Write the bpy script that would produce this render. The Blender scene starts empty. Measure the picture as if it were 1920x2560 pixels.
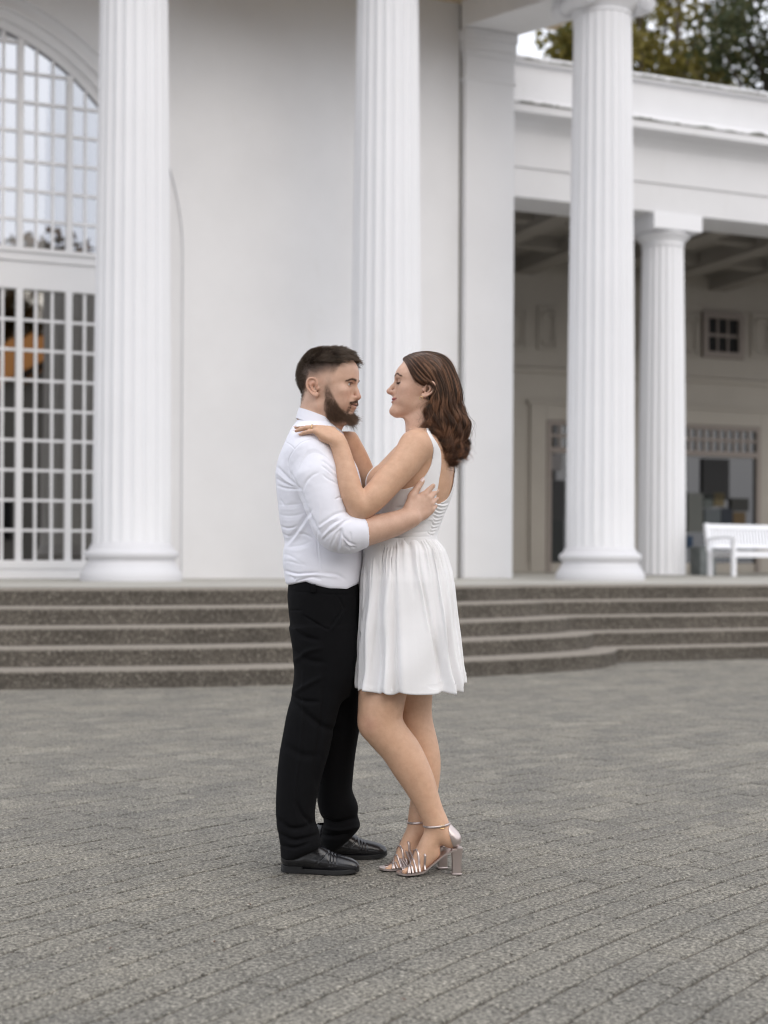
import bpy, bmesh, math, random
import numpy as np
from mathutils import Vector, Matrix

random.seed(7); np.random.seed(7)
RNG = np.random.RandomState(11)
SC = bpy.context.scene
COL = SC.collection

# ------------------------------------------------------------------ camera, sky, sun, exposure
EYE = 1.075            # camera height
FPX = 3555.0           # 50 mm lens on a 36 mm tall sensor, 2560 px tall picture
ROLL = 0.0045
cam_d = bpy.data.cameras.new('camera'); cam = bpy.data.objects.new('camera', cam_d); COL.objects.link(cam)
cam_d.sensor_fit = 'VERTICAL'; cam_d.sensor_height = 36; cam_d.lens = 50
cam_d.shift_y = 118/2560
cam_d.clip_start = 0.1; cam_d.clip_end = 900
cam.matrix_world = Matrix.Translation((0, 0, EYE)) @ Matrix.Rotation(math.pi/2, 4, 'X') @ Matrix.Rotation(ROLL, 4, 'Z')
cam_d.dof.use_dof = True; cam_d.dof.focus_distance = 4.86; cam_d.dof.aperture_fstop = 2.3
SC.camera = cam

SUN_EL, SUN_AZ = math.radians(36), math.radians(150)     # azimuth measured from +Y towards +X
W = bpy.data.worlds.new('World'); SC.world = W; W.use_nodes = True
wn, wl = W.node_tree.nodes, W.node_tree.links
wn.clear()
wo = wn.new('ShaderNodeOutputWorld'); wb = wn.new('ShaderNodeBackground')
sky = wn.new('ShaderNodeTexSky'); sky.sky_type = 'NISHITA'; sky.sun_disc = False
sky.sun_elevation = SUN_EL; sky.sun_rotation = SUN_AZ; sky.air_density = 1.3; sky.dust_density = 6; sky.ozone_density = 1.0
# high thin overcast: the clear sky is veiled by a nearly even pale cloud layer
tc = wn.new('ShaderNodeTexCoord'); cn = wn.new('ShaderNodeTexNoise'); cn.inputs['Scale'].default_value = 2.2; cn.inputs['Detail'].default_value = 5
cr = wn.new('ShaderNodeValToRGB'); cr.color_ramp.elements[0].position = .3; cr.color_ramp.elements[1].position = .72
cr.color_ramp.elements[0].color = (7.5, 7.68, 8.35, 1); cr.color_ramp.elements[1].color = (9.8, 10.0, 10.6, 1)
mx = wn.new('ShaderNodeMixRGB'); mx.inputs['Fac'].default_value = .86
wl.new(tc.outputs['Generated'], cn.inputs['Vector']); wl.new(cn.outputs['Fac'], cr.inputs['Fac'])
wl.new(sky.outputs['Color'], mx.inputs['Color1']); wl.new(cr.outputs['Color'], mx.inputs['Color2'])
wl.new(mx.outputs['Color'], wb.inputs['Color']); wb.inputs['Strength'].default_value = .13
wl.new(wb.outputs['Background'], wo.inputs['Surface'])

sun_d = bpy.data.lights.new('sun', 'SUN'); sun = bpy.data.objects.new('sun', sun_d); COL.objects.link(sun)
sun_d.energy = .6; sun_d.angle = math.radians(65); sun_d.color = (1, .975, .94)
sd = Vector((math.sin(SUN_AZ)*math.cos(SUN_EL), math.cos(SUN_AZ)*math.cos(SUN_EL), math.sin(SUN_EL)))
sun.rotation_euler = sd.to_track_quat('Z', 'Y').to_euler(); sun.location = (4, -4, 12)

SC.view_settings.view_transform = 'Standard'; SC.view_settings.look = 'None'
SC.view_settings.exposure = 0.42; SC.view_settings.gamma = 1; SC.view_settings.use_curve_mapping = False
SC.cycles.max_bounces = 8; SC.cycles.diffuse_bounces = 4; SC.cycles.glossy_bounces = 4
SC.cycles.transparent_max_bounces = 8; SC.cycles.use_denoising = True
SC.cycles.sample_clamp_indirect = 6; SC.cycles.pixel_filter_type = 'BLACKMAN_HARRIS'; SC.cycles.filter_width = 1.15

# ------------------------------------------------------------------ helpers
def at(px, py, Y):
    """world point seen at pixel (px,py) of the 1920x2560 photograph, at distance Y (used to take real sizes)"""
    u_, v_ = (px-960)/FPX, (1398-py)/FPX
    c, s = math.cos(ROLL), math.sin(ROLL)
    return Vector(((u_*c - v_*s)*Y, Y, (u_*s + v_*c)*Y + EYE))
def proj(P):
    u, v = P[:, 0]/P[:, 1], (P[:, 2]-EYE)/P[:, 1]
    c, s = math.cos(ROLL), math.sin(ROLL)
    return 960+FPX*(u*c+v*s), 1398-FPX*(-u*s+v*c)

def tag(o, label=None, cat=None, group=None, kind=None):
    if label: o['label'] = label
    if cat: o['category'] = cat
    if group: o['group'] = group
    if kind: o['kind'] = kind
    return o
def empty(name, loc=(0, 0, 0), label=None, cat=None, group=None, parent=None):
    o = bpy.data.objects.new(name, None); COL.objects.link(o); o.location = loc; o.empty_display_size = .1
    if parent: o.parent = parent
    return tag(o, label, cat, group)
def mesh_obj(name, V, F, mat, parent=None, smooth=False, base=None):
    me = bpy.data.meshes.new(name)
    V = np.asarray(V, np.float32)
    if isinstance(F, np.ndarray):
        n, k = F.shape
        me.vertices.add(len(V)); me.vertices.foreach_set('co', V.ravel())
        me.loops.add(n*k); me.loops.foreach_set('vertex_index', F.astype(np.int32).ravel())
        me.polygons.add(n); me.polygons.foreach_set('loop_start', np.arange(0, n*k, k, dtype=np.int32))
        me.update(calc_edges=True)
    else:
        me.from_pydata([tuple(map(float, v)) for v in V], [], F); me.update()
    if smooth: me.polygons.foreach_set('use_smooth', [True]*len(me.polygons))
    if mat: me.materials.append(mat)
    o = bpy.data.objects.new(name, me); COL.objects.link(o)
    if parent:
        o.parent = parent
        if base is not None: o.matrix_parent_inverse = Matrix.Translation(-Vector(base))
    return o
def inst(src, name, M, parent):
    o = bpy.data.objects.new(name, src.data if hasattr(src, 'data') else src); COL.objects.link(o)
    o.matrix_world = M; o.parent = parent
    return o
class MB:
    def __init__(s): s.v = []; s.f = []
    def add(s, V, F):
        b = len(s.v); s.v += [tuple(v) for v in V]; s.f += [tuple(i+b for i in f) for f in F]; return s
    def box(s, lo, hi, M=None):
        x0, y0, z0 = lo; x1, y1, z1 = hi
        V = [(x0,y0,z0),(x1,y0,z0),(x1,y1,z0),(x0,y1,z0),(x0,y0,z1),(x1,y0,z1),(x1,y1,z1),(x0,y1,z1)]
        if M is not None: V = [M @ Vector(v) for v in V]
        return s.add(V, [(3,2,1,0),(4,5,6,7),(0,1,5,4),(1,2,6,5),(2,3,7,6),(3,0,4,7)])
    def lathe(s, prof, n=48, M=None, flute=None, cap=True):
        V = []
        for k, (r, z) in enumerate(prof):
            for i in range(n):
                a = 2*math.pi*i/n; rr = r*(flute(k, a) if flute else 1)
                V.append(Vector((rr*math.cos(a), rr*math.sin(a), z)))
        F = [(k*n+i, k*n+(i+1) % n, (k+1)*n+(i+1) % n, (k+1)*n+i) for k in range(len(prof)-1) for i in range(n)]
        if cap: F.append(tuple(range((len(prof)-1)*n, len(prof)*n))); F.append(tuple(reversed(range(n))))
        if M is not None: V = [M @ v for v in V]
        return s.add(V, F)
    def tube(s, pts, rads, n=8, cap=True):
        pts = [Vector(p) for p in pts]; V = []; up = Vector((0, 0, 1))
        for k, p in enumerate(pts):
            d = (pts[min(k+1, len(pts)-1)]-pts[max(k-1, 0)]).normalized()
            a = d.cross(up)
            if a.length < .1: a = d.cross(Vector((1, 0, 0)))
            a.normalize(); b = a.cross(d)
            r = rads[k] if hasattr(rads, '__len__') else rads
            V += [p + r*(math.cos(t)*a + math.sin(t)*b) for t in [2*math.pi*i/n for i in range(n)]]
        F = [(k*n+i, k*n+(i+1) % n, (k+1)*n+(i+1) % n, (k+1)*n+i) for k in range(len(pts)-1) for i in range(n)]
        if cap: F += [tuple(range((len(pts)-1)*n, len(pts)*n)), tuple(reversed(range(n)))]
        return s.add(V, F)
    def extrude(s, prof, A, B, cap=True):
        """profile points given as functions of frame: list of 3D offsets, swept from A to B"""
        n = len(prof); V = [A+p for p in prof] + [B+p for p in prof]
        F = [(i, (i+1) % n, n+(i+1) % n, n+i) for i in range(n)]
        if cap: F += [tuple(reversed(range(n))), tuple(range(n, 2*n))]
        return s.add(V, F)
    def build(s, name, mat, parent=None, smooth=False): return mesh_obj(name, s.v, s.f, mat, parent, smooth)
def bevel(o, w=.01, seg=2):
    m = o.modifiers.new('bevel', 'BEVEL'); m.width = w; m.segments = seg; m.limit_method = 'ANGLE'; return o
def autosmooth(o, ang=40):
    me = o.data; bm = bmesh.new(); bm.from_mesh(me)
    for f in bm.faces: f.smooth = True
    for e in bm.edges:
        if len(e.link_faces) == 2 and e.calc_face_angle(0) > math.radians(ang): e.smooth = False
    bm.to_mesh(me); bm.free(); return o

# ------------------------------------------------------------------ materials
class Mat:
    def __init__(s, name, base=(.5,.5,.5), rough=.6, metal=0., spec=.5):
        s.m = bpy.data.materials.new(name); s.m.use_nodes = True; s.nt = s.m.node_tree; s.n = s.nt.nodes; s.l = s.nt.links
        s.b = s.n['Principled BSDF']
        s.b.inputs['Base Color'].default_value = (*base, 1); s.b.inputs['Roughness'].default_value = rough
        s.b.inputs['Metallic'].default_value = metal; s.b.inputs['Specular IOR Level'].default_value = spec
        s.tc = s.n.new('ShaderNodeTexCoord')
    def node(s, t, **k):
        n = s.n.new(t)
        for a, v in k.items():
            if a in n.inputs: n.inputs[a].default_value = v
            else: setattr(n, a, v)
        return n
    def noise(s, scale, detail=4, rough=.55, coord='Object', stretch=None, dist=0):
        n = s.node('ShaderNodeTexNoise'); n.inputs['Scale'].default_value = scale; n.inputs['Detail'].default_value = detail
        n.inputs['Roughness'].default_value = rough; n.inputs['Distortion'].default_value = dist
        src = s.tc.outputs[coord]
        if stretch:
            mp = s.node('ShaderNodeMapping'); mp.inputs['Scale'].default_value = stretch; s.l.new(src, mp.inputs['Vector']); src = mp.outputs['Vector']
        s.l.new(src, n.inputs['Vector']); return n.outputs['Fac']
    def voro(s, scale, coord='Object', feature='F1', out='Distance', rand=1):
        n = s.node('ShaderNodeTexVoronoi'); n.feature = feature; n.inputs['Scale'].default_value = scale; n.inputs['Randomness'].default_value = rand
        s.l.new(s.tc.outputs[coord], n.inputs['Vector']); return n.outputs[out]
    def ramp(s, fac, stops):
        r = s.node('ShaderNodeValToRGB'); e = r.color_ramp.elements
        while len(e) < len(stops): e.new(.5)
        for q, (p, c) in zip(e, stops): q.position = p; q.color = (*c, 1) if len(c) == 3 else c
        s.l.new(fac, r.inputs['Fac']); return r.outputs['Color']
    def mix(s, a, b, fac, mode='MIX'):
        m = s.node('ShaderNodeMixRGB'); m.blend_type = mode
        for i, v in (('Color1', a), ('Color2', b), ('Fac', fac)):
            if isinstance(v, (int, float)): m.inputs[i].default_value = v
            elif isinstance(v, tuple): m.inputs[i].default_value = (*v, 1)
            else: s.l.new(v, m.inputs[i])
        return m.outputs['Color']
    def color(s, c): s.l.new(c, s.b.inputs['Base Color']); return s
    def roughn(s, c): s.l.new(c, s.b.inputs['Roughness']); return s
    def bump(s, fac, dist=.01, strength=1.0):
        b = s.node('ShaderNodeBump'); b.inputs['Distance'].default_value = dist; b.inputs['Strength'].default_value = strength
        s.l.new(fac, b.inputs['Height'])
        if s.b.inputs['Normal'].is_linked: s.l.new(s.b.inputs['Normal'].links[0].from_socket, b.inputs['Normal'])
        s.l.new(b.outputs['Normal'], s.b.inputs['Normal']); return s
def g(v): return (v, v, v)

def plaster(name, base, blot=.05):
    M = Mat(name, base, .75, spec=.3)
    c = M.ramp(M.noise(.9, 5, .6), [(.3, tuple(x*(1-blot) for x in base)), (.7, base)])
    d = M.ramp(M.noise(2.5, 6, .7, stretch=(1, 1, .25)), [(.62, g(1)), (.82, (.93, .925, .90))])
    M.color(M.mix(c, d, 1.0, 'MULTIPLY')); M.bump(M.noise(60, 4), .002, .4); M.bump(M.noise(3, 4), .01, .3)
    return M.m
m_white = plaster('white_plaster', (.82, .82, .83))
m_wall = plaster('warm_white_plaster', (.835, .835, .845), .06)
m_ceilp = plaster('warm_bounce_paint', (.60, .48, .32), .06)  # warm tint picked so that its bounce warms the top of the wall
m_colm = plaster('white_column_paint', (.77, .775, .795), .03)
m_wingx = plaster('weathered_white_render', (.69, .69, .70), .07)
m_cbase = plaster('toned_down_base_paint', (.66, .66, .68), .07)  # base coloured darker than the shaft to offset the strong light on it
m_wood = Mat('white_painted_wood', (.80, .80, .81), .45).m
m_bench = Mat('white_bench_paint', (.82, .83, .86), .4).m
m_wingw = plaster('shaded_cream_plaster', (.40, .37, .325), .08)  # shade of the wing recess put into the wall colour
m_wingc = plaster('shaded_ceiling_paint', (.27, .25, .22), .1)  # ceiling and beams darkened in colour to carry the recess shade
M = Mat('pale_floor_stone', (.42, .42, .40), .7)
M.color(M.ramp(M.noise(1.5, 6, .6), [(.3, (.36, .345, .305)), (.7, (.45, .435, .39))])); M.bump(M.noise(80, 3), .002, .4); m_floor = M.m
M = Mat('moss_dark_grime', (.10, .105, .08), .95); M.color(M.ramp(M.noise(14, 5, .7), [(.35, (.05, .05, .04)), (.7, (.22, .22, .18))])); m_moss = M.m
# exposed-aggregate concrete of the steps
M = Mat('washed_aggregate_concrete', (.12, .105, .09), .85, spec=.3)
v = M.voro(70); v2 = M.voro(70, out='Color')
peb = M.ramp(v2, [(.0, (.085, .075, .062)), (.45, (.130, .115, .096)), (.75, (.18, .16, .134)), (.97, (.33, .30, .26))])
gap = M.ramp(v, [(.35, g(1)), (.75, g(.62))])
c = M.mix(peb, gap, 1.0, 'MULTIPLY')
big = M.ramp(M.noise(1.6, 5, .65), [(.3, g(.70)), (.7, g(1.2))])
c = M.mix(c, big, 1.0, 'MULTIPLY')
geo = M.node('ShaderNodeNewGeometry'); sx = M.node('ShaderNodeSeparateXYZ'); M.l.new(geo.outputs['Normal'], sx.inputs[0])
lit_top = M.ramp(sx.outputs['Z'], [(.35, g(0)), (.85, g(1))])          # upward faces paler: light on treads and nosings put into colour
c = M.mix(c, M.mix(peb, (.32, .287, .245), .66), lit_top)
M.color(c); M.bump(v, .006, .8); m_step = M.m
# pavers
def paver_mat(name, tint):
    M = Mat(name, (.2, .2, .19), .82, spec=.35)
    oi = M.node('ShaderNodeObjectInfo')
    geo = M.node('ShaderNodeNewGeometry')
    mp = M.node('ShaderNodeVectorMath'); mp.operation = 'ADD'
    gp = geo.outputs['Position']
    n1 = M.node('ShaderNodeTexNoise'); n1.inputs['Scale'].default_value = 210; n1.inputs['Detail'].default_value = 3; M.l.new(gp, n1.inputs['Vector'])
    n3 = M.node('ShaderNodeTexNoise'); n3.inputs['Scale'].default_value = 85; n3.inputs['Detail'].default_value = 4; n3.inputs['Roughness'].default_value = .75; M.l.new(gp, n3.inputs['Vector'])
    vo = M.node('ShaderNodeTexVoronoi'); vo.inputs['Scale'].default_value = 170; M.l.new(gp, vo.inputs['Vector'])
    n2 = M.node('ShaderNodeTexNoise'); n2.inputs['Scale'].default_value = 2.2; n2.inputs['Detail'].default_value = 5; M.l.new(gp, n2.inputs['Vector'])
    grain = M.ramp(n3.outputs['Fac'], [(.32, tuple(.05*t for t in tint)), (.44, tuple(.19*t for t in tint)), (.56, tuple(.34*t for t in tint)), (.70, tuple(.62*t for t in tint))])
    g2 = M.ramp(vo.outputs['Color'], [(.1, g(.62)), (.8, g(1.25))])
    c = M.mix(grain, g2, 1.0, 'MULTIPLY')
    big = M.ramp(n2.outputs['Fac'], [(.3, (.84, .84, .84)), (.7, (1.12, 1.1, 1.06))])
    c = M.mix(c, big, 1.0, 'MULTIPLY')
    per = M.ramp(geo.outputs['Random Per Island'], [(0, (.86, .86, .87)), (.85, (1.04, 1.035, 1.02)), (1, (1.16, 1.155, 1.14))])
    c = M.mix(c, per, 1.0, 'MULTIPLY'); M.color(c)
    b = M.node('ShaderNodeBump'); b.inputs['Distance'].default_value = .006; M.l.new(n3.outputs['Fac'], b.inputs['Height'])
    b2 = M.node('ShaderNodeBump'); b2.inputs['Distance'].default_value = .003; M.l.new(n1.outputs['Fac'], b2.inputs['Height']); M.l.new(b.outputs['Normal'], b2.inputs['Normal'])
    M.l.new(b2.outputs['Normal'], M.b.inputs['Normal'])
    return M.m
m_paver = paver_mat('rough_grey_paver', (.845, .80, .695))
M = Mat('joint_sand', (.10, .085, .07), .95); M.color(M.ramp(M.noise(30, 5, .7), [(.35, (.06, .052, .042)), (.65, (.14, .12, .095))])); M.bump(M.noise(150, 3), .004); m_joint = M.m
M = Mat('window_glass', (.30, .29, .27), .02, metal=1.0); M.bump(M.noise(1.3, 2), .004, .12); m_glass = M.m
M = Mat('clear_window_glass', (.3, .3, .3), .03, metal=1.0)
tr_ = M.node('ShaderNodeBsdfTransparent'); tr_.inputs['Color'].default_value = (.77, .775, .79, 1); ms_ = M.node('ShaderNodeMixShader'); ms_.inputs[0].default_value = .14
M.l.new(tr_.outputs[0], ms_.inputs[1]); M.l.new(M.b.outputs[0], ms_.inputs[2]); M.l.new(ms_.outputs[0], M.n['Material Output'].inputs['Surface']); m_clear = M.m
m_dark = Mat('dark_interior', (.012, .012, .012), .9).m
M = Mat('shop_glass', (.10, .10, .10), .05, metal=1.0); m_glass2 = M.m
# ================================================================== the setting
PH = .80                                     # height of the raised terrace
C1 = Vector((-3.017, 17.0, 0)); PHI = math.atan2(2.4, 5.96)
U = Vector((math.cos(PHI), math.sin(PHI), 0)); N = Vector((-math.sin(PHI), math.cos(PHI), 0))
def F(s, t, z=0.): return C1 + U*s + N*t + Vector((0, 0, z))
FM = Matrix(((U.x, N.x, 0, C1.x), (U.y, N.y, 0, C1.y), (0, 0, 1, 0), (0, 0, 0, 1)))      # local (s,t,z) -> world
def sz(px, py, t):
    P0 = at(px, py, 1.0); r = P0.x
    s = (r*(C1.y+N.y*t) - C1.x - N.x*t)/(U.x - U.y*r); D = C1.y+N.y*t+U.y*s
    return s, at(px, py, D).z

# ---- plaza: joint bed sheet + pavers laid in gently bowed diagonal rows
gb = MB(); nx = 40
gx = [-60, -30] + [-12+24*i/20 for i in range(21)] + [30, 60]; gy = [-60, -20, 0, 4, 8, 12, 18, 40, 90, 220]
gv = [(x, y, -.006 if y <= 18 else -.006) for y in gy for x in gx]
gf = [(j*len(gx)+i, j*len(gx)+i+1, (j+1)*len(gx)+i+1, (j+1)*len(gx)+i) for j in range(len(gy)-1) for i in range(len(gx)-1)]
plaza = gb.add(gv, gf).build('plaza_ground', m_joint); tag(plaza, kind='structure')
TH = math.radians(56)
def paver_cells():
    cells = []; rw = .118
    for r in range(-170, 210):
        v0 = r*rw; u = -22 + RNG.rand()*.2
        while u < 24:
            L = RNG.choice([.16, .20, .24, .20]) + RNG.uniform(-.006, .006)
            q = (u+L/2)/1.9; hyp = math.sqrt(1+q*q); slope = -.24*q/hyp; cd = 1/math.sqrt(1+slope*slope)
            cu, cv = u+L*cd/2, v0+rw/2; bow = -.456*(hyp-1)          # rows sweep in broad arcs
            x = cu*math.cos(TH) - (cv+bow)*math.sin(TH) + .2; y = cu*math.sin(TH) + (cv+bow)*math.cos(TH) + 3.6
            if -6.2 < x < 7.2 and 1.2 < y < 16.4 and abs(x) < 2.2+.32*y:
                cells.append((x, y, TH+math.atan(slope), L, rw*cd))
            u += L*cd
    return cells
def paver_geo(L, w, seed, gap=.0030):
    """pillowed block with abraded, uneven rim: 8-gon top, bevel ring, side ring"""
    rs = np.random.RandomState(seed); hx, hy = L/2-.0012, w/2-gap; c = .007
    base = [(-hx+c, -hy), (0, -hy), (hx-c, -hy), (hx, -hy+c), (hx, hy-c), (hx-c, hy), (0, hy), (-hx+c, hy), (-hx, hy-c), (-hx, -hy+c)]
    V = []
    j = rs.uniform(-.0018, .0018, (10, 2))
    for k, (sc, z) in enumerate(((1.0, -.02), (1.0, -.0028), (.0, .0))):
        for i, (x, y) in enumerate(base):
            if k == 2: x, y = x*(1-.0035/hx), y*(1-.005/hy)
            V.append((x+j[i, 0], y+j[i, 1], z + (rs.uniform(-.0006, .0006) if k == 2 else 0)))
    n = 10
    Fq = [(k*n+i, k*n+(i+1) % n, (k+1)*n+(i+1) % n, (k+1)*n+i) for k in range(2) for i in range(n)]
    V.append((0, 0, .0008)); Fq += [(2*n+i, 2*n+(i+1) % n, 3*n) for i in range(n)]
    return np.array(V), Fq
cells = paver_cells()
cells.sort(key=lambda c: c[1]*1.0 + (100 if abs(c[0]) > .31*c[1]+.15 or c[1] < 3.05 else 0))
near, rest = cells[:296], cells[296:]
pav_me = {}
for k in range(10):
    for Lk in (16, 20, 24):
        V, Fq = paver_geo(Lk/100, .118, k*7+Lk, .0036)
        me = bpy.data.meshes.new('paver'); me.from_pydata([tuple(v) for v in V], [], Fq); me.materials.append(m_paver)
        me.polygons.foreach_set('use_smooth', [True]*len(me.polygons)); pav_me[(k, Lk)] = me
for i, (x, y, a, L, w) in enumerate(near):
    Lk = min((16, 20, 24), key=lambda q: abs(q/100-L))
    o = bpy.data.objects.new('paver', pav_me[(i*7 % 10, Lk)]); COL.objects.link(o); o.parent = plaza
    o.location = (x, y, RNG.uniform(-.0022, .0012)); o.rotation_euler = (RNG.uniform(-.008, .008), RNG.uniform(-.006, .006), a + RNG.uniform(-.012, .012))
    o.scale = (L/(Lk/100), w/.118, 1)
PV = []; PF = []; b = 0
geos = {(k, Lk): paver_geo(Lk/100, .118, k*5+Lk+1) for k in range(12) for Lk in (16, 20, 24)}
for i, (x, y, a, L, w) in enumerate(rest):
    Lk = min((16, 20, 24), key=lambda q: abs(q/100-L)); V, Fq = geos[(i*5 % 12, Lk)]
    V = V.copy(); V[:, 0] *= L/(Lk/100); V[:, 1] *= w/.118; a += RNG.uniform(-.012, .012); ca, sa = math.cos(a), math.sin(a)
    X = x + V[:, 0]*ca - V[:, 1]*sa; Y = y + V[:, 0]*sa + V[:, 1]*ca; Z = V[:, 2] + RNG.uniform(-.0022, .0012) + V[:, 0]*RNG.uniform(-.01, .01)
    PV.append(np.stack([X, Y, Z], 1)); PF += [tuple(q+b for q in f) for f in Fq]; b += len(V)
pf = mesh_obj('pavers_beyond', np.concatenate(PV), PF, m_paver, plaza, True); tag(pf, kind='stuff')
# crumbs, seeds and one pale scuff on the paving
cb = MB(); rs = np.random.RandomState(5)
for i in range(90):
    y = 3.2 + 5*rs.rand()**1.6; x = rs.uniform(-.3, .3)*y; r = rs.uniform(.002, .005)
    V = [Vector((x, y, .003)) + Vector((rs.normal(), rs.normal()*.7, abs(rs.normal())*.5))*r for _ in range(6)]
    cb.add(V, [(0, 1, 2), (0, 2, 3), (0, 3, 4), (1, 5, 2), (0, 4, 5), (3, 5, 4)])
tag(cb.build('ground_litter', m_joint), 'tiny dark seeds and crumbs scattered over the grey paving', 'litter', kind='stuff')
m_leaf_dry = Mat('dry_leaf_brown', (.10, .05, .03), .8).m
for px, py in ((540, 2362), (282, 2380), (1012, 2505), (627, 2268)):
    D = EYE*FPX/(py-1398); P = Vector(((px-960)/FPX*D, D, .004)); lf = MB(); a = RNG.uniform(0, 3)
    V = [P+Vector((math.cos(a)*q*.011-math.sin(a)*w_, math.sin(a)*q*.011+math.cos(a)*w_, .0025+.003*abs(w_)/.004)) for q, w_ in ((-1, 0), (-.3, -.004), (.5, -.003), (1, 0), (.5, .003), (-.3, .004))]
    lf.add(V, [(0, 1, 5), (1, 2, 4, 5), (2, 3, 4)])
    where = {540: 'left of centre in the foreground', 282: 'far to the left', 1012: 'at the bottom edge', 627: 'nearest the black shoes'}[px]
    tag(lf.build('dry_leaf', m_leaf_dry), 'small dry brown leaf on the paving, the one '+where, 'leaf', 'dry leaves on the paving')

# ---- five steps up to the terrace
B5 = [(-14, 9.6), (-9, 10.45), (-6, 11.0), (-3.115, 11.54), (-1.6, 11.86), (-.8, 12.12), (0, 12.52), (.78, 13.02), (1.3, 13.36), (1.7, 13.68), (2.05, 14.02), (2.28, 14.35), (2.42, 14.75), (2.46, 15.2), (2.46, 16)]
def dense(P, n=6):
    out = []
    for i in range(len(P)-1):
        p0, p1, p2, p3 = [np.array(P[max(0, min(len(P)-1, j))], float) for j in (i-1, i, i+1, i+2)]
        for t in np.linspace(0, 1, n, endpoint=False):
            out.append(.5*((2*p1)+(-p0+p2)*t+(2*p0-5*p1+4*p2-p3)*t*t+(-p0+3*p1-3*p2+p3)*t**3))
    out.append(np.array(P[-1], float)); return out
def step_line(k):
    e = 5-k; bay = [p+np.array((-.2*e, .28*e)) for p in dense(B5)]
    run = lambda x: 15.62+.22*e+.38*(x-4.2)
    pts = [p for p in bay if p[1] < run(p[0]) or p[0] < -2]
    x0 = pts[-1][0]+.02
    pts.append(np.array((x0, run(x0))))
    pts += [np.array((x, run(x))) for x in np.linspace(x0+.15, 16, 30)]
    return pts
steps = empty('stone_steps', (0, 0, 0)); tag(steps, kind='structure')
for k in (5, 4, 3, 2, 1):
    pts = step_line(k); z1 = (6-k)*.16; z0 = z1-.16-.02
    nr = 5; prof = [(0, z0), (.004, z1-.045), (.0, z1-.036), (.005, z1-.021), (.016, z1-.009), (.032, z1-.002), (.05, z1), (1.3 if k > 1 else .30, z1)]
    V = []; n = len(pts)
    for i, p in enumerate(pts):
        a = pts[max(i-1, 0)]; b_ = pts[min(i+1, n-1)]; d = (b_-a); d /= np.linalg.norm(d)+1e-9; nrm = np.array((-d[1], d[0]))
        for q, (off, z) in enumerate(prof):
            o2 = nrm*off if off < .1 else nrm*.05+np.array((-.2, .95))*(off-.05)
            wob = .005*math.sin(i*1.7+k)+.004*math.sin(i*.63+k*2)
            V.append((p[0]+o2[0], p[1]+o2[1]+wob, z))
    m_ = len(prof)
    Fq = [(i*m_+q, (i+1)*m_+q, (i+1)*m_+q+1, i*m_+q+1) for i in range(n-1) for q in range(m_-1)]
    st = mesh_obj('step', V, Fq, m_step, steps, True)
pts = step_line(1); V = []; n = len(pts)
for i, p in enumerate(pts): V += [(p[0]-.05, p[1]+.15, PH+.004), (p[0]-.05, 50, PH+.004)]
fl = mesh_obj('terrace_floor', V, [(2*i, 2*i+2, 2*i+3, 2*i+1) for i in range(n-1)], m_floor); tag(fl, kind='structure')

# ---- the portico building
PT = 1.8                                                            # wall stands this far behind the column line
port = empty('portico_building', F(0, PT, PH), 'tall white neoclassical portico with fluted columns and a big arched grid window', 'building')
PINV = Matrix.Translation(-Vector(port.location))
def part(mb, name, mat, parent=port, smooth=False, local=True, bev=0):
    V = [FM @ Vector(v) for v in mb.v] if local else mb.v
    o = mesh_obj(name, V, mb.f, mat, parent, smooth)
    r = parent
    while r.parent: r = r.parent
    if parent.parent is None: o.matrix_parent_inverse = Matrix.Translation(-Vector(r.location))
    if bev: bevel(o, bev)
    return o
RC, RO, RI, ZS = -2.195, 3.255, 2.85, 5.2                          # arch centre, outer and glass radius, springing height
def arc(R, t, n=40):
    return [(RC+R, t, PH)] + [(RC+R*math.cos(a), t, ZS+R*math.sin(a)) for a in np.linspace(0, math.pi, n)] + [(RC-R, t, PH)]
wb_ = MB(); ring = arc(RO, PT, 48); top = 9.3
sR = 5.12
V = [(sR, PT, PH), (sR, PT, top)]
seq = ring
wb_.add([(RC+RO, PT, PH), (sR, PT, PH), (sR, PT, top), (RC+RO, PT, top)], [(0, 1, 2, 3)])
wb_.add([(-9, PT, PH), (RC-RO, PT, PH), (RC-RO, PT, top), (-9, PT, top)], [(0, 1, 2, 3)])
for i in range(1, len(ring)-2):
    a, b_ = ring[i], ring[i+1]
    wb_.add([a, b_, (b_[0], PT, top), (a[0], PT, top)], [(0, 3, 2, 1)])
part(wb_, 'wall', m_wall)
mo = MB(); prof = [(RO, PT), (RO-.012, PT+.05), (3.13, PT+.06), (3.12, PT+.02), (3.07, PT+.025), (3.06, PT+.09), (2.96, PT+.10), (2.945, PT+.17), (RI, PT+.18), (RI, PT+.32)]
rings = [arc(R, t, 48) for R, t in prof]; n = len(rings[0])
mv = [p for r in rings for p in r]
mo.add(mv, [(k*n+i, k*n+i+1, (k+1)*n+i+1, (k+1)*n+i) for k in range(len(prof)-1) for i in range(n-1)])
autosmooth(part(mo, 'arch_moulding', m_white), 30)
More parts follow.
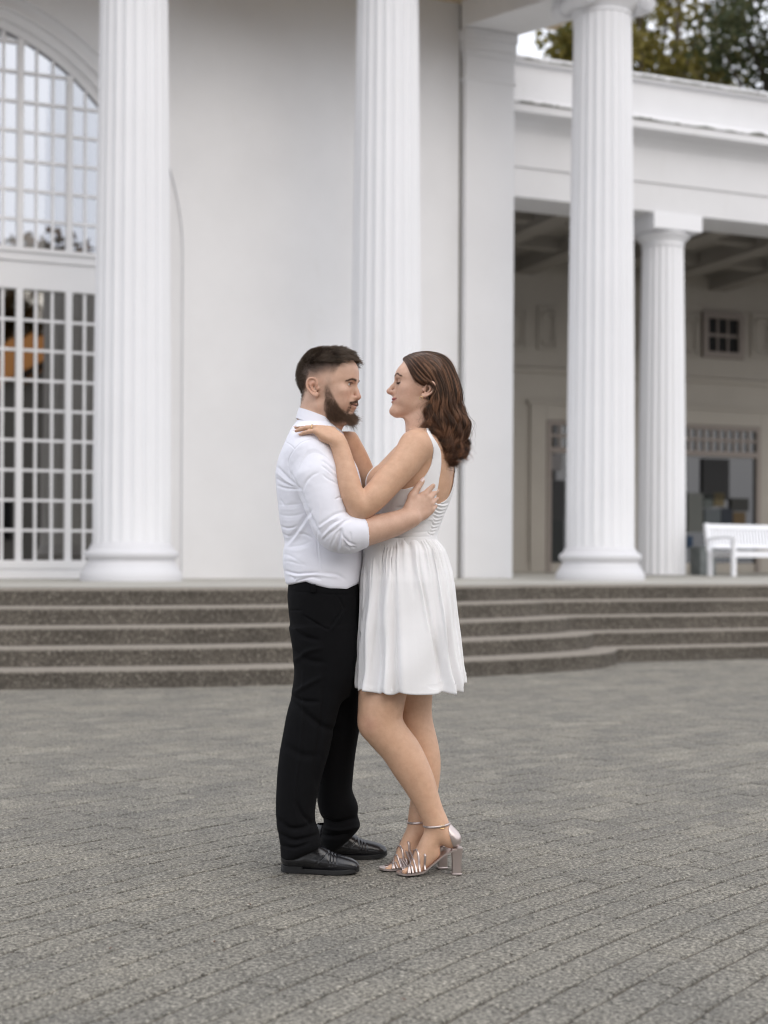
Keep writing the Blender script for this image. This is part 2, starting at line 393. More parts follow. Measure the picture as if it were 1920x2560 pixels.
# arched window
TG = PT+.24
win = part(MB().box((RC-RI, TG+.06, PH), (RC+RI, 8.0, 4.95)), 'arched_window', m_dark)
ZB0, ZB1, ZG0 = 4.56, 5.09, 1.04
bm_ = MB(); bm_.box((RC-RI, TG-.07, ZB0), (RC+RI, TG+.05, ZB1-.17)); bm_.box((RC-RI, TG-.10, ZB1-.17), (RC+RI, TG+.05, ZB1-.06)); bm_.box((RC-RI, TG-.13, ZB1-.06), (RC+RI, TG+.05, ZB1))
o = part(bm_, 'transom_beam', m_white, win, bev=.008)
bm_ = MB(); bm_.box((RC-RI, TG-.13, PH), (RC+RI, TG+.05, PH+.10)); bm_.box((RC-RI, TG-.10, PH+.10), (RC+RI, TG+.05, PH+.13)); bm_.box((RC-RI, TG-.12, PH+.13), (RC+RI, TG+.05, ZG0))
part(bm_, 'window_sill', m_white, win, bev=.006)
pitch = .2108; s_m = -.427; cols = []
k = 0; ss = []
for j in range(-23, 6):
    s = s_m + pitch*j
    if RC-RI+.03 < s < RC+RI-.03: ss.append((s, j % 3 == 0))
def ztop(s, R=RI): return ZS+math.sqrt(max(R*R-(s-RC)**2, 0))
for lo_z, kind in ((ZG0, 'low'), (ZB1, 'up')):
    for s, thick in ss:
        w_ = .043 if thick else .0175
        z1 = ZB0 if kind == 'low' else ztop(s+ (w_ if s > RC else -w_))
        bb = MB().box((s-w_, TG-(.075 if thick else .035), lo_z), (s+w_, TG+.02, z1))
        if thick: bb.box((s-w_*.55, TG-.095, lo_z), (s+w_*.55, TG-.0752, z1-.05))
        part(bb, 'mullion' if thick else 'glazing_bar', m_wood, win)
    rows = [ZG0+.391*i for i in range(1, 9)] if kind == 'low' else [ZB1+.382*i for i in range(1, 8)]
    for z in rows:
        h = math.sqrt(max(RI*RI-max(z-ZS, 0)**2, 0)) if kind == 'up' else RI
        part(MB().box((RC-h, TG-.028, z-.018), (RC+h, TG+.018, z+.018)), 'glazing_bar', m_wood, win)
    # panes, one by one where the photograph shows them
    rz = [lo_z]+rows+[ZB0 if kind == 'low' else 8.6]
    edges = [s for s, _ in ss if s > -2.4] + [RC+RI]
    full = MB().box((-.105, -.003, -.19), (.105, .003, .19)).build('pane', m_glass, win)
    first = True
    for a, b_ in zip(edges[:-1], edges[1:]):
        for z0, z1 in zip(rz[:-1], rz[1:]):
            za, zb = (z1, z1) if kind == 'low' else (min(z1, ztop(a)), min(z1, ztop(b_)))
            if max(za, zb) < z0+.03: continue
            za, zb = max(za, z0+.01), max(zb, z0+.01)
            M_ = FM @ Matrix.Translation(((a+b_)/2, TG+.004, z0)) @ Matrix.Rotation(RNG.uniform(-.004, .004), 4, 'Z') @ Matrix.Rotation(RNG.uniform(-.004, .004), 4, 'X')
            hw = (b_-a)/2
            me = bpy.data.meshes.new('pane')
            me.from_pydata([(-hw, 0, 0), (hw, 0, 0), (hw, 0, zb-z0), (-hw, 0, za-z0), (-hw, .004, 0), (hw, .004, 0), (hw, .004, zb-z0), (-hw, .004, za-z0)], [], [(0, 1, 2, 3), (7, 6, 5, 4), (3, 2, 6, 7)])
            me.materials.append(m_glass if kind == 'low' else m_clear)
            p_ = bpy.data.objects.new('pane', me); COL.objects.link(p_); p_.parent = win
            p_.matrix_parent_inverse = (Matrix.Translation(-Vector(port.location))).copy(); p_.matrix_basis = M_
            p_.matrix_parent_inverse = Matrix.Identity(4)
    bpy.data.objects.remove(full)
    a, b_ = RC-RI, ss[[i for i, q in enumerate(ss) if q[0] > -2.4][0]][0]
    if kind == 'low': part(MB().box((a, TG+.004, ZG0), (b_, TG+.008, ZB0)), 'pane', m_glass, win)
    else:
        mb_ = MB(); q = np.linspace(a, b_, 20); mb_.add([(x, TG+.004, ZB1) for x in q]+[(x, TG+.004, max(ztop(x), ZB1+.01)) for x in q], [(i, i+1, 21+i, 20+i) for i in range(19)])
        part(mb_, 'pane', m_clear, win)

# pilaster at the end of the wall, with cap mouldings
pl = MB(); pl.box((5.17, PT-.12, PH), (5.955, PT+.6, 8.35)); pl.box((5.15, PT-.14, 8.0), (5.975, PT+.6, 8.06))
pl.box((5.16, PT-.13, 8.35), (5.965, PT+.6, 8.45)); pl.box((5.145, PT-.145, 8.45), (5.98, PT+.6, 8.60)); pl.box((5.13, PT-.16, 8.60), (5.995, PT+.6, 8.74))
part(pl, 'pilaster', m_white, bev=.012)
part(MB().box((5.115, PT+.03, PH), (5.168, PT+.2, 9.2)), 'rain_groove', Mat('dark_groove', (.22, .20, .17), .9).m)  # dark strip filling the recess between wall and pilaster
part(MB().box((5.3, PT+.6, PH), (5.9, 12, 11)), 'side_wall', m_white)
# ceiling, architrave, return beam and roof
ct = MB(); ct.box((-9, .42, 9.12), (6.9, PT+.4, 9.3)); part(ct, 'portico_ceiling', m_ceilp)
ar = MB(); ar.box((-9, -.46, 8.78), (6.95, .44, 9.35)); ar.box((-9, -.50, 9.35), (6.99, .5, 9.8)); ar.box((-9, -.62, 9.8), (7.1, .5, 9.95)); part(ar, 'architrave', m_white)
rb = MB(); rb.add([(5.10, PT-.1, 8.745), (6.0, PT-.1, 8.745), (6.94, .1, 8.775), (5.95, .1, 8.775)] + [(5.10, PT-.1, 9.6), (6.0, PT-.1, 9.6), (6.94, .1, 9.6), (5.95, .1, 9.6)], [(3, 2, 1, 0), (4, 5, 6, 7), (0, 1, 5, 4), (1, 2, 6, 5), (2, 3, 7, 6), (3, 0, 4, 7)])
part(rb, 'return_beam', m_white)
rf = MB(); rf.box((-9.2, -1.7, 9.95), (7.4, 8.1, 10.4)); part(rf, 'roof', m_white)  # unseen roof, its front overhang extended to shade the top of the wall

# columns: attic base, fluted tapering shaft, ionic capital
def column(s, t, zb, zt, r0, r1, ionic, parent, nfl=22):
    n = nfl*8
    prof = []
    for q in np.linspace(0, 1, 26):
        z = zb+.45 + (zt-.34-(zb+.45))*q if ionic else zb+.02+(zt-.02-zb)*q
        prof.append((r0 + (r1-r0)*(q**1.5), z))
    nz = len(prof)
    def fl(k, a):
        e = 1.0
        if k == 0 or k == nz-1: e = 0 if ionic else 1
        w = (a*nfl/(2*math.pi)) % 1.0; fw = .80
        d = abs(w-.5)/(fw/2)
        return 1-.058*e*math.sqrt(max(1-d*d, 0))
    T = Matrix.Translation((s, t, 0))
    c = part(MB().lathe(prof, n, T, fl), 'column', m_colm, parent); autosmooth(c, 50)
    if ionic:
        bp = [(.60, 0), (.605, .045), (.60, .09), (.575, .13), (.545, .175), (.528, .215), (.515, .225), (.512, .255), (.53, .268), (.552, .29), (.56, .316), (.553, .343), (.532, .365), (.505, .375), (.498, .39), (.495, .40), (.478, .425), (r0, .455)]
        o = part(MB().lathe([(r, zb+z) for r, z in bp], 64, T), 'column_base', m_cbase, c); autosmooth(o, 60)
        cp = [(r1, -.345), (r1+.015, -.335), (r1+.015, -.31), (r1, -.30), (r1+.02, -.26), (r1+.10, -.20), (r1+.13, -.15), (r1+.08, -.10)]
        cm = MB().lathe([(r, zt+z) for r, z in cp], 48, T)
        cm.box((s-.52, t-.46, zt-.11), (s+.52, t+.46, zt-.003))
        for sx_ in (-1, 1):
            for ty in (-1, 1):                                # volutes: spiral scroll discs joined by the bolster
                cx, cz = s+sx_*.45, zt-.165
                m_ = Matrix.Translation((cx, t+ty*.30, cz)) @ Matrix.Rotation(math.pi/2, 4, 'X')
                cm.lathe([(.135, -.10), (.14, 0), (.135, .10)], 28, m_)
                for rr, dd in ((.12, .125), (.085, .135), (.05, .145)): cm.lathe([(rr, -dd), (rr-.02, -dd-.0), (rr-.02, dd), (rr, dd)], 24, m_)
            cm.lathe([(.12, -.22), (.09, 0), (.12, .22)], 20, Matrix.Translation((s+sx_*.45, t, zt-.165)) @ Matrix.Rotation(math.pi/2, 4, 'X'))
        autosmooth(part(cm, 'capital', m_colm, c), 45)
    else:
        cp = [(r1, 0), (r1+.012, .02), (r1+.012, .04), (r1, .055), (r1+.01, .09), (r1+.03, .12), (r1+.09, .17), (r1+.115, .20), (r1+.105, .235), (r1+.09, .245)]
        cm = MB().lathe([(r, zt+z) for r, z in cp], 48, T); cm.box((s-.50, t-.50, zt+.246), (s+.50, t+.50, zt+.53))
        autosmooth(part(cm, 'capital', m_colm, c), 45)
    return c
for s in (0, 3.27, 6.43, -3.27): column(s, 0, PH, 8.78, .463, .392, True, port)

# ---- the lower colonnade wing to the right
WT = 4.55
wing = empty('colonnade_wing', F(12, WT, PH), 'low white colonnade wing with moss-stained cornice and shaded shop fronts, right of the portico', 'building')
s0, s1 = 5.95, 26
def ext(prof, name, mat, parent=wing, a=s0, b_=s1, bev=0):
    mb = MB(); n = len(prof); mb.v = [(a, t, z) for t, z in prof]+[(b_, t, z) for t, z in prof]
    mb.f = [(i, n+i, n+(i+1) % n, (i+1) % n) for i in range(n)] + [tuple(range(n)), tuple(reversed(range(n, 2*n)))]
    return part(mb, name, mat, parent, bev=bev)
ext([(WT, 7.21), (WT, 7.71), (WT-.03, 7.715), (WT-.03, 8.30), (WT-.06, 8.36), (WT-.16, 8.46), (WT-.30, 8.50), (WT-.40, 8.52), (WT-.40, 8.70), (WT-.36, 8.76), (WT-.02, 8.78), (WT-.02, 9.42), (WT-.10, 9.46), (WT-.10, 9.56), (WT-.04, 9.60), (WT+.9, 9.60), (WT+.9, 7.21)], 'entablature', m_wingx)
def moss(name, t0, z, dep, seed, hgt, th):
    rs = np.random.RandomState(seed); V = []; F_ = []
    q = np.arange(s0, 22, .035); h = th
    for s in q:
        h += rs.normal()*.010; h = min(max(h, .0), hgt); hh = h*(1 if rs.rand() > .07 else .2)
        V += [(s, t0-.012, z-.004), (s, t0-.014-rs.rand()*.01, z+hh*.6), (s, t0-.002, z+hh+.004)]
    F_ = [(3*i+k, 3*i+3+k, 3*i+4+k, 3*i+1+k) for i in range(len(q)-1) for k in (0, 1)]
    mb = MB(); mb.v = V; mb.f = F_; tag(part(mb, name, m_moss, wing), kind='stuff')
moss('cornice_moss', WT-.402, 8.655, .1, 3, .06, .035)
moss('parapet_moss', WT-.102, 9.505, .1, 4, .03, .01)
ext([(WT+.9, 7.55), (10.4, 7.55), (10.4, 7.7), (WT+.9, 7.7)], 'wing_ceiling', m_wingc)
for s in (7.35, 9.0, 10.65, 12.3, 13.95, 15.6):
    part(MB().box((s-.22, WT+.9, 7.23), (s+.22, 10.4, 7.55)), 'ceiling_beam', m_wingc, wing)
for t in (6.6, 8.5): ext([(t-.15, 7.33), (t+.15, 7.33), (t+.15, 7.55), (t-.15, 7.55)], 'ceiling_beam', m_wingc)
for s in (10.65, 13.95, 17.25): column(s, 5.0, PH, 6.68, .43, .37, False, wing, 20)
ext([(9.9, 7.72), (9.9, 9.3), (10.9, 9.3), (10.9, 7.72)], 'rear_parapet', m_white)
# back wall with openings built as surrounds standing proud of it
BT = 10.4
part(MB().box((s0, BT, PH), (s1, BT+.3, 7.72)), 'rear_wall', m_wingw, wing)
def opening(px0, py0, px1, py1, fr, name, t=BT):
    a, z1 = sz(px0, py0, t); b_, _ = sz(px1, py1, t); z0 = sz((px0+px1)/2, py1, t)[1]
    return a, b_, z0, z1
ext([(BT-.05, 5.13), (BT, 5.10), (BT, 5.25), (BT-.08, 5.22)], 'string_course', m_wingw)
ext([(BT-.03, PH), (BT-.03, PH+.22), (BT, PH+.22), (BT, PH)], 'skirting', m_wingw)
m_tan = Mat('tan_window_paint', (.25, .215, .19), .6).m
def shop_front(a, b_, ztop_, zt, nb, label):
    w = part(MB().box((a, BT-.012, PH), (b_, BT+.0, ztop_)), 'shop_front', m_glass2, wing)
    fr = MB(); e = .09
    for lo, hi in (((a-.02, BT-.08, PH), (a+e, BT-.014, ztop_)), ((b_-e, BT-.08, PH), (b_+.02, BT-.014, ztop_)), ((a+e, BT-.075, ztop_-e), (b_-e, BT-.014, ztop_)), ((a+e, BT-.085, zt-.06), (b_-e, BT-.014, zt+.06))): fr.box(lo, hi)
    part(fr, 'frame', m_tan, w)
    for i in range(1, nb):
        s = a+e+(b_-a-2*e)*i/nb
        part(MB().box((s-.022, BT-.05, zt+.06), (s+.022, BT-.016, ztop_-e)), 'glazing_bar', m_tan, w)
    mz = (zt+ztop_)/2; part(MB().box((a+e, BT-.046, mz-.035), (b_-e, BT-.018, mz+.035)), 'glazing_bar', m_tan, w)
    sr = MB(); k = .42
    sr.box((a-k, BT-.07, PH), (a-.03, BT-.003, ztop_+.35)); sr.box((b_+.03, BT-.07, PH), (b_+k, BT-.003, ztop_+.35)); sr.box((a-.03, BT-.07, ztop_+.012), (b_+.03, BT-.003, ztop_+.35))
    sr.box((a-k-.08, BT-.11, ztop_+.35), (b_+k+.08, BT-.003, ztop_+.43))
    part(sr, 'surround', m_wingw, w, bev=.01)
    return w
a, z1 = sz(1366, 1052, BT); zt = sz(1400, 1126, BT)[1]; b2 = a+1.9
sf1 = shop_front(a, b2, z1, zt, 8, '')
a3, b3 = sz(1655, 1069, BT)[0], sz(1895, 1069, BT)[0]; z3 = sz(1800, 1066, BT)[1]; zt3 = sz(1800, 1136, BT)[1]
sf2 = shop_front(a3, b3, z3, zt3, 12, '')
a4 = b3+1.7; shop_front(a4, a4+2.2, z3, zt3, 12, '')
# goods and boards standing behind the shop glass, on its floor
def goods(name, px0, py0, px1, py1, col, label, cat, t=BT-.2, d=.06, group=None):
    a, z1 = sz(px0, py0, t); b_, z0 = sz(px1, py1, t)
    o = part(MB().box((a, t, z0), (b_, t+d, z1)), name, Mat(name+'_col', tuple(q*.6 for q in col), .7).m, None if False else wing)
    return o
for (x0, y0, x1, y1, c) in ((1757, 1146, 1823, 1250, (.012, .012, .013)), (1720, 1232, 1757, 1330, (.17, .18, .165)), (1760, 1234, 1782, 1270, (.12, .14, .13)), (1785, 1232, 1811, 1266, (.18, .14, .06)), (1762, 1272, 1802, 1318, (.13, .15, .16)), (1804, 1270, 1832, 1318, (.012, .02, .035)), (1833, 1280, 1864, 1320, (.14, .085, .025)), (1828, 1245, 1872, 1278, (.03, .03, .025)), (1718, 1340, 1732, 1370, (.02, .06, .13))):
    goods('shop_board', x0, y0, x1, y1, c, '', '', t=BT-.075)
for (x0, y0, x1, y1, c) in ((1368, 1135, 1405, 1175, (.25, .24, .24)), (1368, 1200, 1412, 1300, (.03, .03, .032)), (1372, 1300, 1410, 1405, (.015, .02, .02))):
    goods('shop_board', x0, y0, x1, y1, c, '', '', t=BT-.075)
# upper grid window and oval relief panels
a, z1 = sz(1766, 795, BT); b_, z0 = sz(1842, 884, BT)
uw = part(MB().box((a, BT-.02, z0), (b_, BT-.004, z1)), 'grid_window', m_dark, wing)
fr = MB(); e = .14
fr.box((a-e, BT-.1, z0-e), (a, BT-.004, z1+e)); fr.box((b_, BT-.1, z0-e), (b_+e, BT-.004, z1+e)); fr.box((a, BT-.1, z1), (b_, BT-.004, z1+e)); fr.box((a, BT-.1, z0-e), (b_, BT-.004, z0))
part(fr, 'frame', m_tan, uw)
for q in (1/3, 2/3): part(MB().box((a+(b_-a)*q-.02, BT-.05, z0), (a+(b_-a)*q+.02, BT-.022, z1)), 'glazing_bar', m_tan, uw)
part(MB().box((a, BT-.048, (z0+z1)/2-.03), (b_, BT-.024, (z0+z1)/2+.03)), 'glazing_bar', m_tan, uw)
def relief(px0, px1, py0, py1):
    a, z1 = sz(px0, py0, BT); b_, z0 = sz(px1, py1, BT); mb = MB(); c_, zc = (a+b_)/2, (z0+z1)/2; hw, hh = (b_-a)/2, (z1-z0)/2
    e = .07
    for lo, hi in (((a, BT-.05, z0), (a+e, BT-.003, z1)), ((b_-e, BT-.05, z0), (b_, BT-.003, z1)), ((a+e, BT-.05, z1-e), (b_-e, BT-.003, z1)), ((a+e, BT-.05, z0), (b_-e, BT-.003, z0+e))): mb.box(lo, hi)
    n = 28; V = []
    for i in range(n):
        q = 2*math.pi*i/n; cx, cz = math.copysign(abs(math.cos(q))**.6, math.cos(q)), math.copysign(abs(math.sin(q))**.6, math.sin(q))
        V += [(c_+cx*hw*.72, BT-.003, zc+cz*hh*.80), (c_+cx*hw*.66, BT-.045, zc+cz*hh*.76), (c_+cx*hw*.52, BT-.045, zc+cz*hh*.66), (c_+cx*hw*.46, BT-.004, zc+cz*hh*.62)]
    mb.add(V, [(4*i+k, 4*((i+1) % n)+k, 4*((i+1) % n)+k+1, 4*i+k+1) for i in range(n) for k in range(3)])
    part(mb, 'relief_panel', m_wingw, wing)
for x0, x1 in ((1268, 1317), (1343, 1392), (1706, 1746), (1876, 1928), (1944, 1996), (1560, 1608), (1628, 1676)): relief(x0, x1, 765 if x0 < 1500 else 782, 878 if x0 < 1500 else 896)
part(MB().box((10.9, BT+.01, PH), (11.0, BT+.02, 1.0)), 'wall_vent', m_dark, wing)
# pale sill strip in front of the wing floor
stp = MB().box((13.0, 4.3-.9, PH+.004), (24, 4.3, PH+.045)); 
o = part(stp, 'threshold_strip', m_white, wing)

# ---- white slatted bench and the grey planter beside it
bl = at(1775, 1439, 24.9); bl.z = PH+.005
ba = PHI + math.radians(9)
bench = empty('garden_bench', bl, 'white slatted garden bench under the colonnade at the right edge', 'bench'); bench.rotation_euler = (0, 0, ba)
def bpart(mb, name, mat=m_bench, bev=.006):
    o = mesh_obj(name, mb.v, mb.f, mat, bench); bevel(o, bev) if bev else None; return o
BL = 1.9
for x in (0, BL):
    bpart(MB().box((x-.035, -.035, 0), (x+.035, .035, .43), Matrix.Rotation(0, 4, 'X')), 'leg')
    bm2 = MB(); bm2.box((x-.035, -.035, 0), (x+.035, .035, .50), Matrix.Translation((0, .03, .43)) @ Matrix.Rotation(-.16, 4, 'X')); bpart(bm2, 'backrest_post')
    bpart(MB().box((x-.035, -.60, 0), (x+.035, -.53, .62)), 'leg')
    ar_ = MB(); V = []
    for i in range(9):
        y = -.64+.68*i/8; z = .64+.025*math.sin(i/8*math.pi)-.01
        V += [(x-.045, y, z), (x+.045, y, z), (x+.045, y, z+.035), (x-.045, y, z+.035)]
    ar_.add(V, [(4*i+k, 4*i+(k+1) % 4, 4*i+4+(k+1) % 4, 4*i+4+k) for i in range(8) for k in range(4)]+[(0, 1, 2, 3), (35, 34, 33, 32)]); bpart(ar_, 'armrest')
for i in range(6): bpart(MB().box((.0, -.58+i*.098, .415), (BL, -.50+i*.098, .44)), 'seat_slat', bev=.004)
bpart(MB().box((.035, -.585, .33), (BL-.035, -.555, .41)), 'apron')
bpart(MB().box((.035, -.02, .33), (BL-.035, .01, .41)), 'apron')
RM = Matrix.Translation((0, .03, .43)) @ Matrix.Rotation(-.16, 4, 'X')
bpart(MB().box((.035, -.025, .40), (BL-.035, .025, .49), RM), 'top_rail'); bpart(MB().box((.035, -.02, .06), (BL-.035, .02, .12), RM), 'lower_rail')
for i in range(24): bpart(MB().box((.07+i*.0765, -.01, .121), (.07+i*.0765+.052, .01, .399), RM), 'back_slat', bev=0)
pp = at(1757, 1437, 26.3); pp.z = PH+.005
M = Mat('weathered_zinc', (.20, .22, .22), .55); M.color(M.ramp(M.noise(6, 4), [(.3, (.16, .18, .18)), (.7, (.24, .26, .255))]))
pb = MB(); pb.box((-.17, -.17, 0), (.17, .17, .50)); pb.box((-.185, -.185, .50), (.185, .185, .53))
o = pb.build('planter_box', M.m); bevel(o, .01); o.location = pp; o.rotation_euler = (0, 0, PHI); tag(o, 'knee-high grey metal planter box standing left of the white bench', 'planter')

# ---- trees behind the wing
def leaf_mat(name, cols, trans=.25):
    M = Mat(name, cols[0], .6, spec=.25); geo = M.node('ShaderNodeNewGeometry')
    st = [(i/(len(cols)-1), c) for i, c in enumerate(cols)]
    c = M.ramp(geo.outputs['Random Per Island'], st); M.color(c)
    tr = M.node('ShaderNodeBsdfTranslucent'); mxs = M.node('ShaderNodeMixShader'); mxs.inputs[0].default_value = trans
    M.l.new(c, tr.inputs['Color']); M.l.new(M.b.outputs[0], mxs.inputs[1]); M.l.new(tr.outputs[0], mxs.inputs[2])
    M.l.new(mxs.outputs[0], M.n['Material Output'].inputs['Surface']); return M.m
m_lg = leaf_mat('golden_green_leaves', [(.08, .085, .02), (.16, .13, .03), (.19, .16, .04), (.27, .22, .06), (.10, .10, .03)], .45)
m_ld = leaf_mat('dark_green_leaves', [(.03, .042, .018), (.06, .07, .028), (.04, .052, .02), (.10, .095, .04)], .2)
m_lr = leaf_mat('russet_leaves', [(.03, .03, .012), (.09, .05, .012), (.16, .075, .015), (.05, .045, .015)], .25)
m_bark = Mat('bark', (.07, .055, .045), .9).m
def crown_mesh(rs, clumps, per, leaf, sq=(1, 1, 1)):
    n = sum(int(per*c[3]) for c in clumps); P = np.zeros((n, 3)); i = 0
    for x, y, z, w in clumps:
        k = int(per*w); d = rs.normal(size=(k, 3)); d /= np.linalg.norm(d, axis=1)[:, None]; d *= (rs.rand(k, 1)**.45)*(.75+.35*w)*np.array(sq)
        P[i:i+k] = np.array((x, y, z))+d; i += k
    P = P[:i]; n = i
    a = rs.normal(size=(n, 3)); a /= np.linalg.norm(a, axis=1)[:, None]; b = np.cross(a, rs.normal(size=(n, 3))); b /= np.linalg.norm(b, axis=1)[:, None]
    L = leaf*(.6+.8*rs.rand(n, 1)); V = np.stack([P-a*L, P-b*L*.45+a*L*.1, P+a*L, P+b*L*.45+a*L*.1], 1).reshape(-1, 3)
    return V, np.arange(4*n).reshape(-1, 4)
def tree(x, y, h, r, zc, seed, mat, label, nclump=60, per=260, leaf=.16, group='trees beyond the wing roof', name='broadleaf_tree', clump_w=1.0, hang=1.0):
    rs = np.random.RandomState(seed); root = empty(name, (x, y, 0), label, 'tree', group)
    clumps = []
    for i in range(nclump):
        d = rs.normal(size=3); d /= np.linalg.norm(d); q = rs.rand()**.5
        zz = zc+d[2]*q*(h-zc if d[2] > 0 else (zc-h*.22)); rr = r*q*math.sqrt(max(0, 1-.5*d[2]**2))
        clumps.append((d[0]*rr*1.2, d[1]*rr*1.2, zz, clump_w*(.6+.8*rs.rand())))
    tb = MB(); tb.tube([(0, 0, 0), (.1, 0, h*.3), (-.1, .1, h*.6), (0, 0, h*.9)], [h*.022, h*.017, h*.011, h*.003], 10)
    for c in clumps[::2]:
        z0 = max(h*.2, c[2]*.62); tb.tube([(0, 0, z0), (c[0]*.5, c[1]*.5, (z0+c[2])*.5+.2), (c[0], c[1], c[2])], [h*.007, h*.004, .02], 5)
    o = mesh_obj('trunk', tb.v, tb.f, m_bark, root, True)
    V, Fq = crown_mesh(rs, clumps, per, leaf); o = mesh_obj('crown', V, Fq, mat, root)
    return root
tree(9.2, 51, 24, 3.0, 18.0, 1, m_lg, 'golden-green leafy tree behind the roof, nearest the portico column', 54, 115, .19, clump_w=.75)
tree(14.6, 48, 25, 3.7, 16.5, 2, m_ld, 'dense dark green tree at the far right behind the roof', 105, 280, .14, clump_w=1.15)
tree(11.9, 58, 27, 2.3, 19, 9, m_lg, 'thin yellowing tree between the dark tree and the golden one', 30, 150, .2, clump_w=.7)
tree(6.1, 56, 20.2, 1.9, 16.5, 3, m_ld, 'low dark treetop showing just above the wing roof, left of the third column', 46, 220, .16, clump_w=.7)
tree(7.1, 51, 23, 1.3, 17.5, 13, m_lg, 'narrow ochre-green tree hidden half by the third column', 40, 260, .17, clump_w=.75)
tree(-11.5, 48, 11.6, 4.2, 7.4, 31, m_lr, 'russet tree seen through the upper arched window, the left one', 60, 170, .2, clump_w=1.0)
tree(-6.0, 50, 11.6, 4.2, 7.4, 32, m_lr, 'russet tree seen through the upper arched window, the right one', 60, 170, .2, clump_w=1.0)
# ---- what the big window mirrors: the far side of the square behind the photographer
m_tile = Mat('orange_roof_tiles', (.62, .27, .08), .8).m; m_hw = Mat('grey_gable_render', (.20, .19, .18), .85).m
hx, hy = 17.2, -16.5
hs = empty('gabled_house', (hx, hy, 0), 'grey gabled house with orange tiled roof across the square, mirrored in the window', 'house')
hs.rotation_euler = (0, 0, math.radians(30))
hm = MB(); hm.add([(-6.5, -6, 0), (6.5, -6, 0), (6.5, 6, 0), (-6.5, 6, 0), (-6.5, -6, 5.2), (6.5, -6, 5.2), (6.5, 6, 5.2), (-6.5, 6, 5.2), (0, -6, 8.5), (0, 6, 8.5)], [(0, 1, 5, 8, 4), (2, 3, 7, 9, 6), (1, 2, 6, 5), (3, 0, 4, 7), (4, 8, 9, 7), (5, 6, 9, 8)])
mesh_obj('wall', hm.v, hm.f, m_hw, hs)
rm = MB(); rm.add([(-8, 5.0, 5.2), (8, 5.0, 5.2), (8, -9, 5.2), (-8, -9, 5.2), (-1.2, 1.0, 10.3), (1.2, 1.0, 10.3), (1.2, -4, 10.3), (-1.2, -4, 10.3)], [(1, 0, 4, 5), (0, 3, 7, 4), (3, 2, 6, 7), (2, 1, 5, 6), (4, 7, 6, 5), (0, 1, 2, 3)])
mesh_obj('roof', rm.v, rm.f, m_tile, hs)
vg = MB()
for sx_ in (-1, 1): vg.add([(0, 6.01, 8.52), (sx_*6.8, 6.01, 5.1), (sx_*6.8, 6.3, 5.1), (0, 6.3, 8.52), (0, 6.01, 8.8), (sx_*6.8, 6.01, 5.38), (sx_*6.8, 6.3, 5.38), (0, 6.3, 8.8)], [(0, 1, 2, 3), (4, 5, 6, 7), (0, 4, 5, 1), (2, 6, 7, 3)])
mesh_obj('verge', vg.v, vg.f, m_dark, hs)
for x in (-4.6, -2.4, -.4, 1.6, 3.8):
    w_ = MB().box((x-.4, 6.01, 1.6), (x+.4, 6.06, 3.4)); mesh_obj('window', w_.v, w_.f, m_dark, hs)
for i, (x, y, h, r, lab) in enumerate(((5, -24, 15.5, 5.6, 'russet tree across the square, left of the gabled house'), (30, -20, 14, 5, 'russet tree across the square, right of the gabled house'), (21, -31, 17, 6.5, 'tall russet tree behind the gabled house'), (-4, -28, 14, 5.5, 'russet tree across the square directly behind the camera'), (12, -31, 17, 6.5, 'russet tree filling the gap behind the house'))):
    tree(x, y, h, r, h*.52, 20+i, m_lr, lab, 90, 170, .24, 'trees across the square', clump_w=2.0)
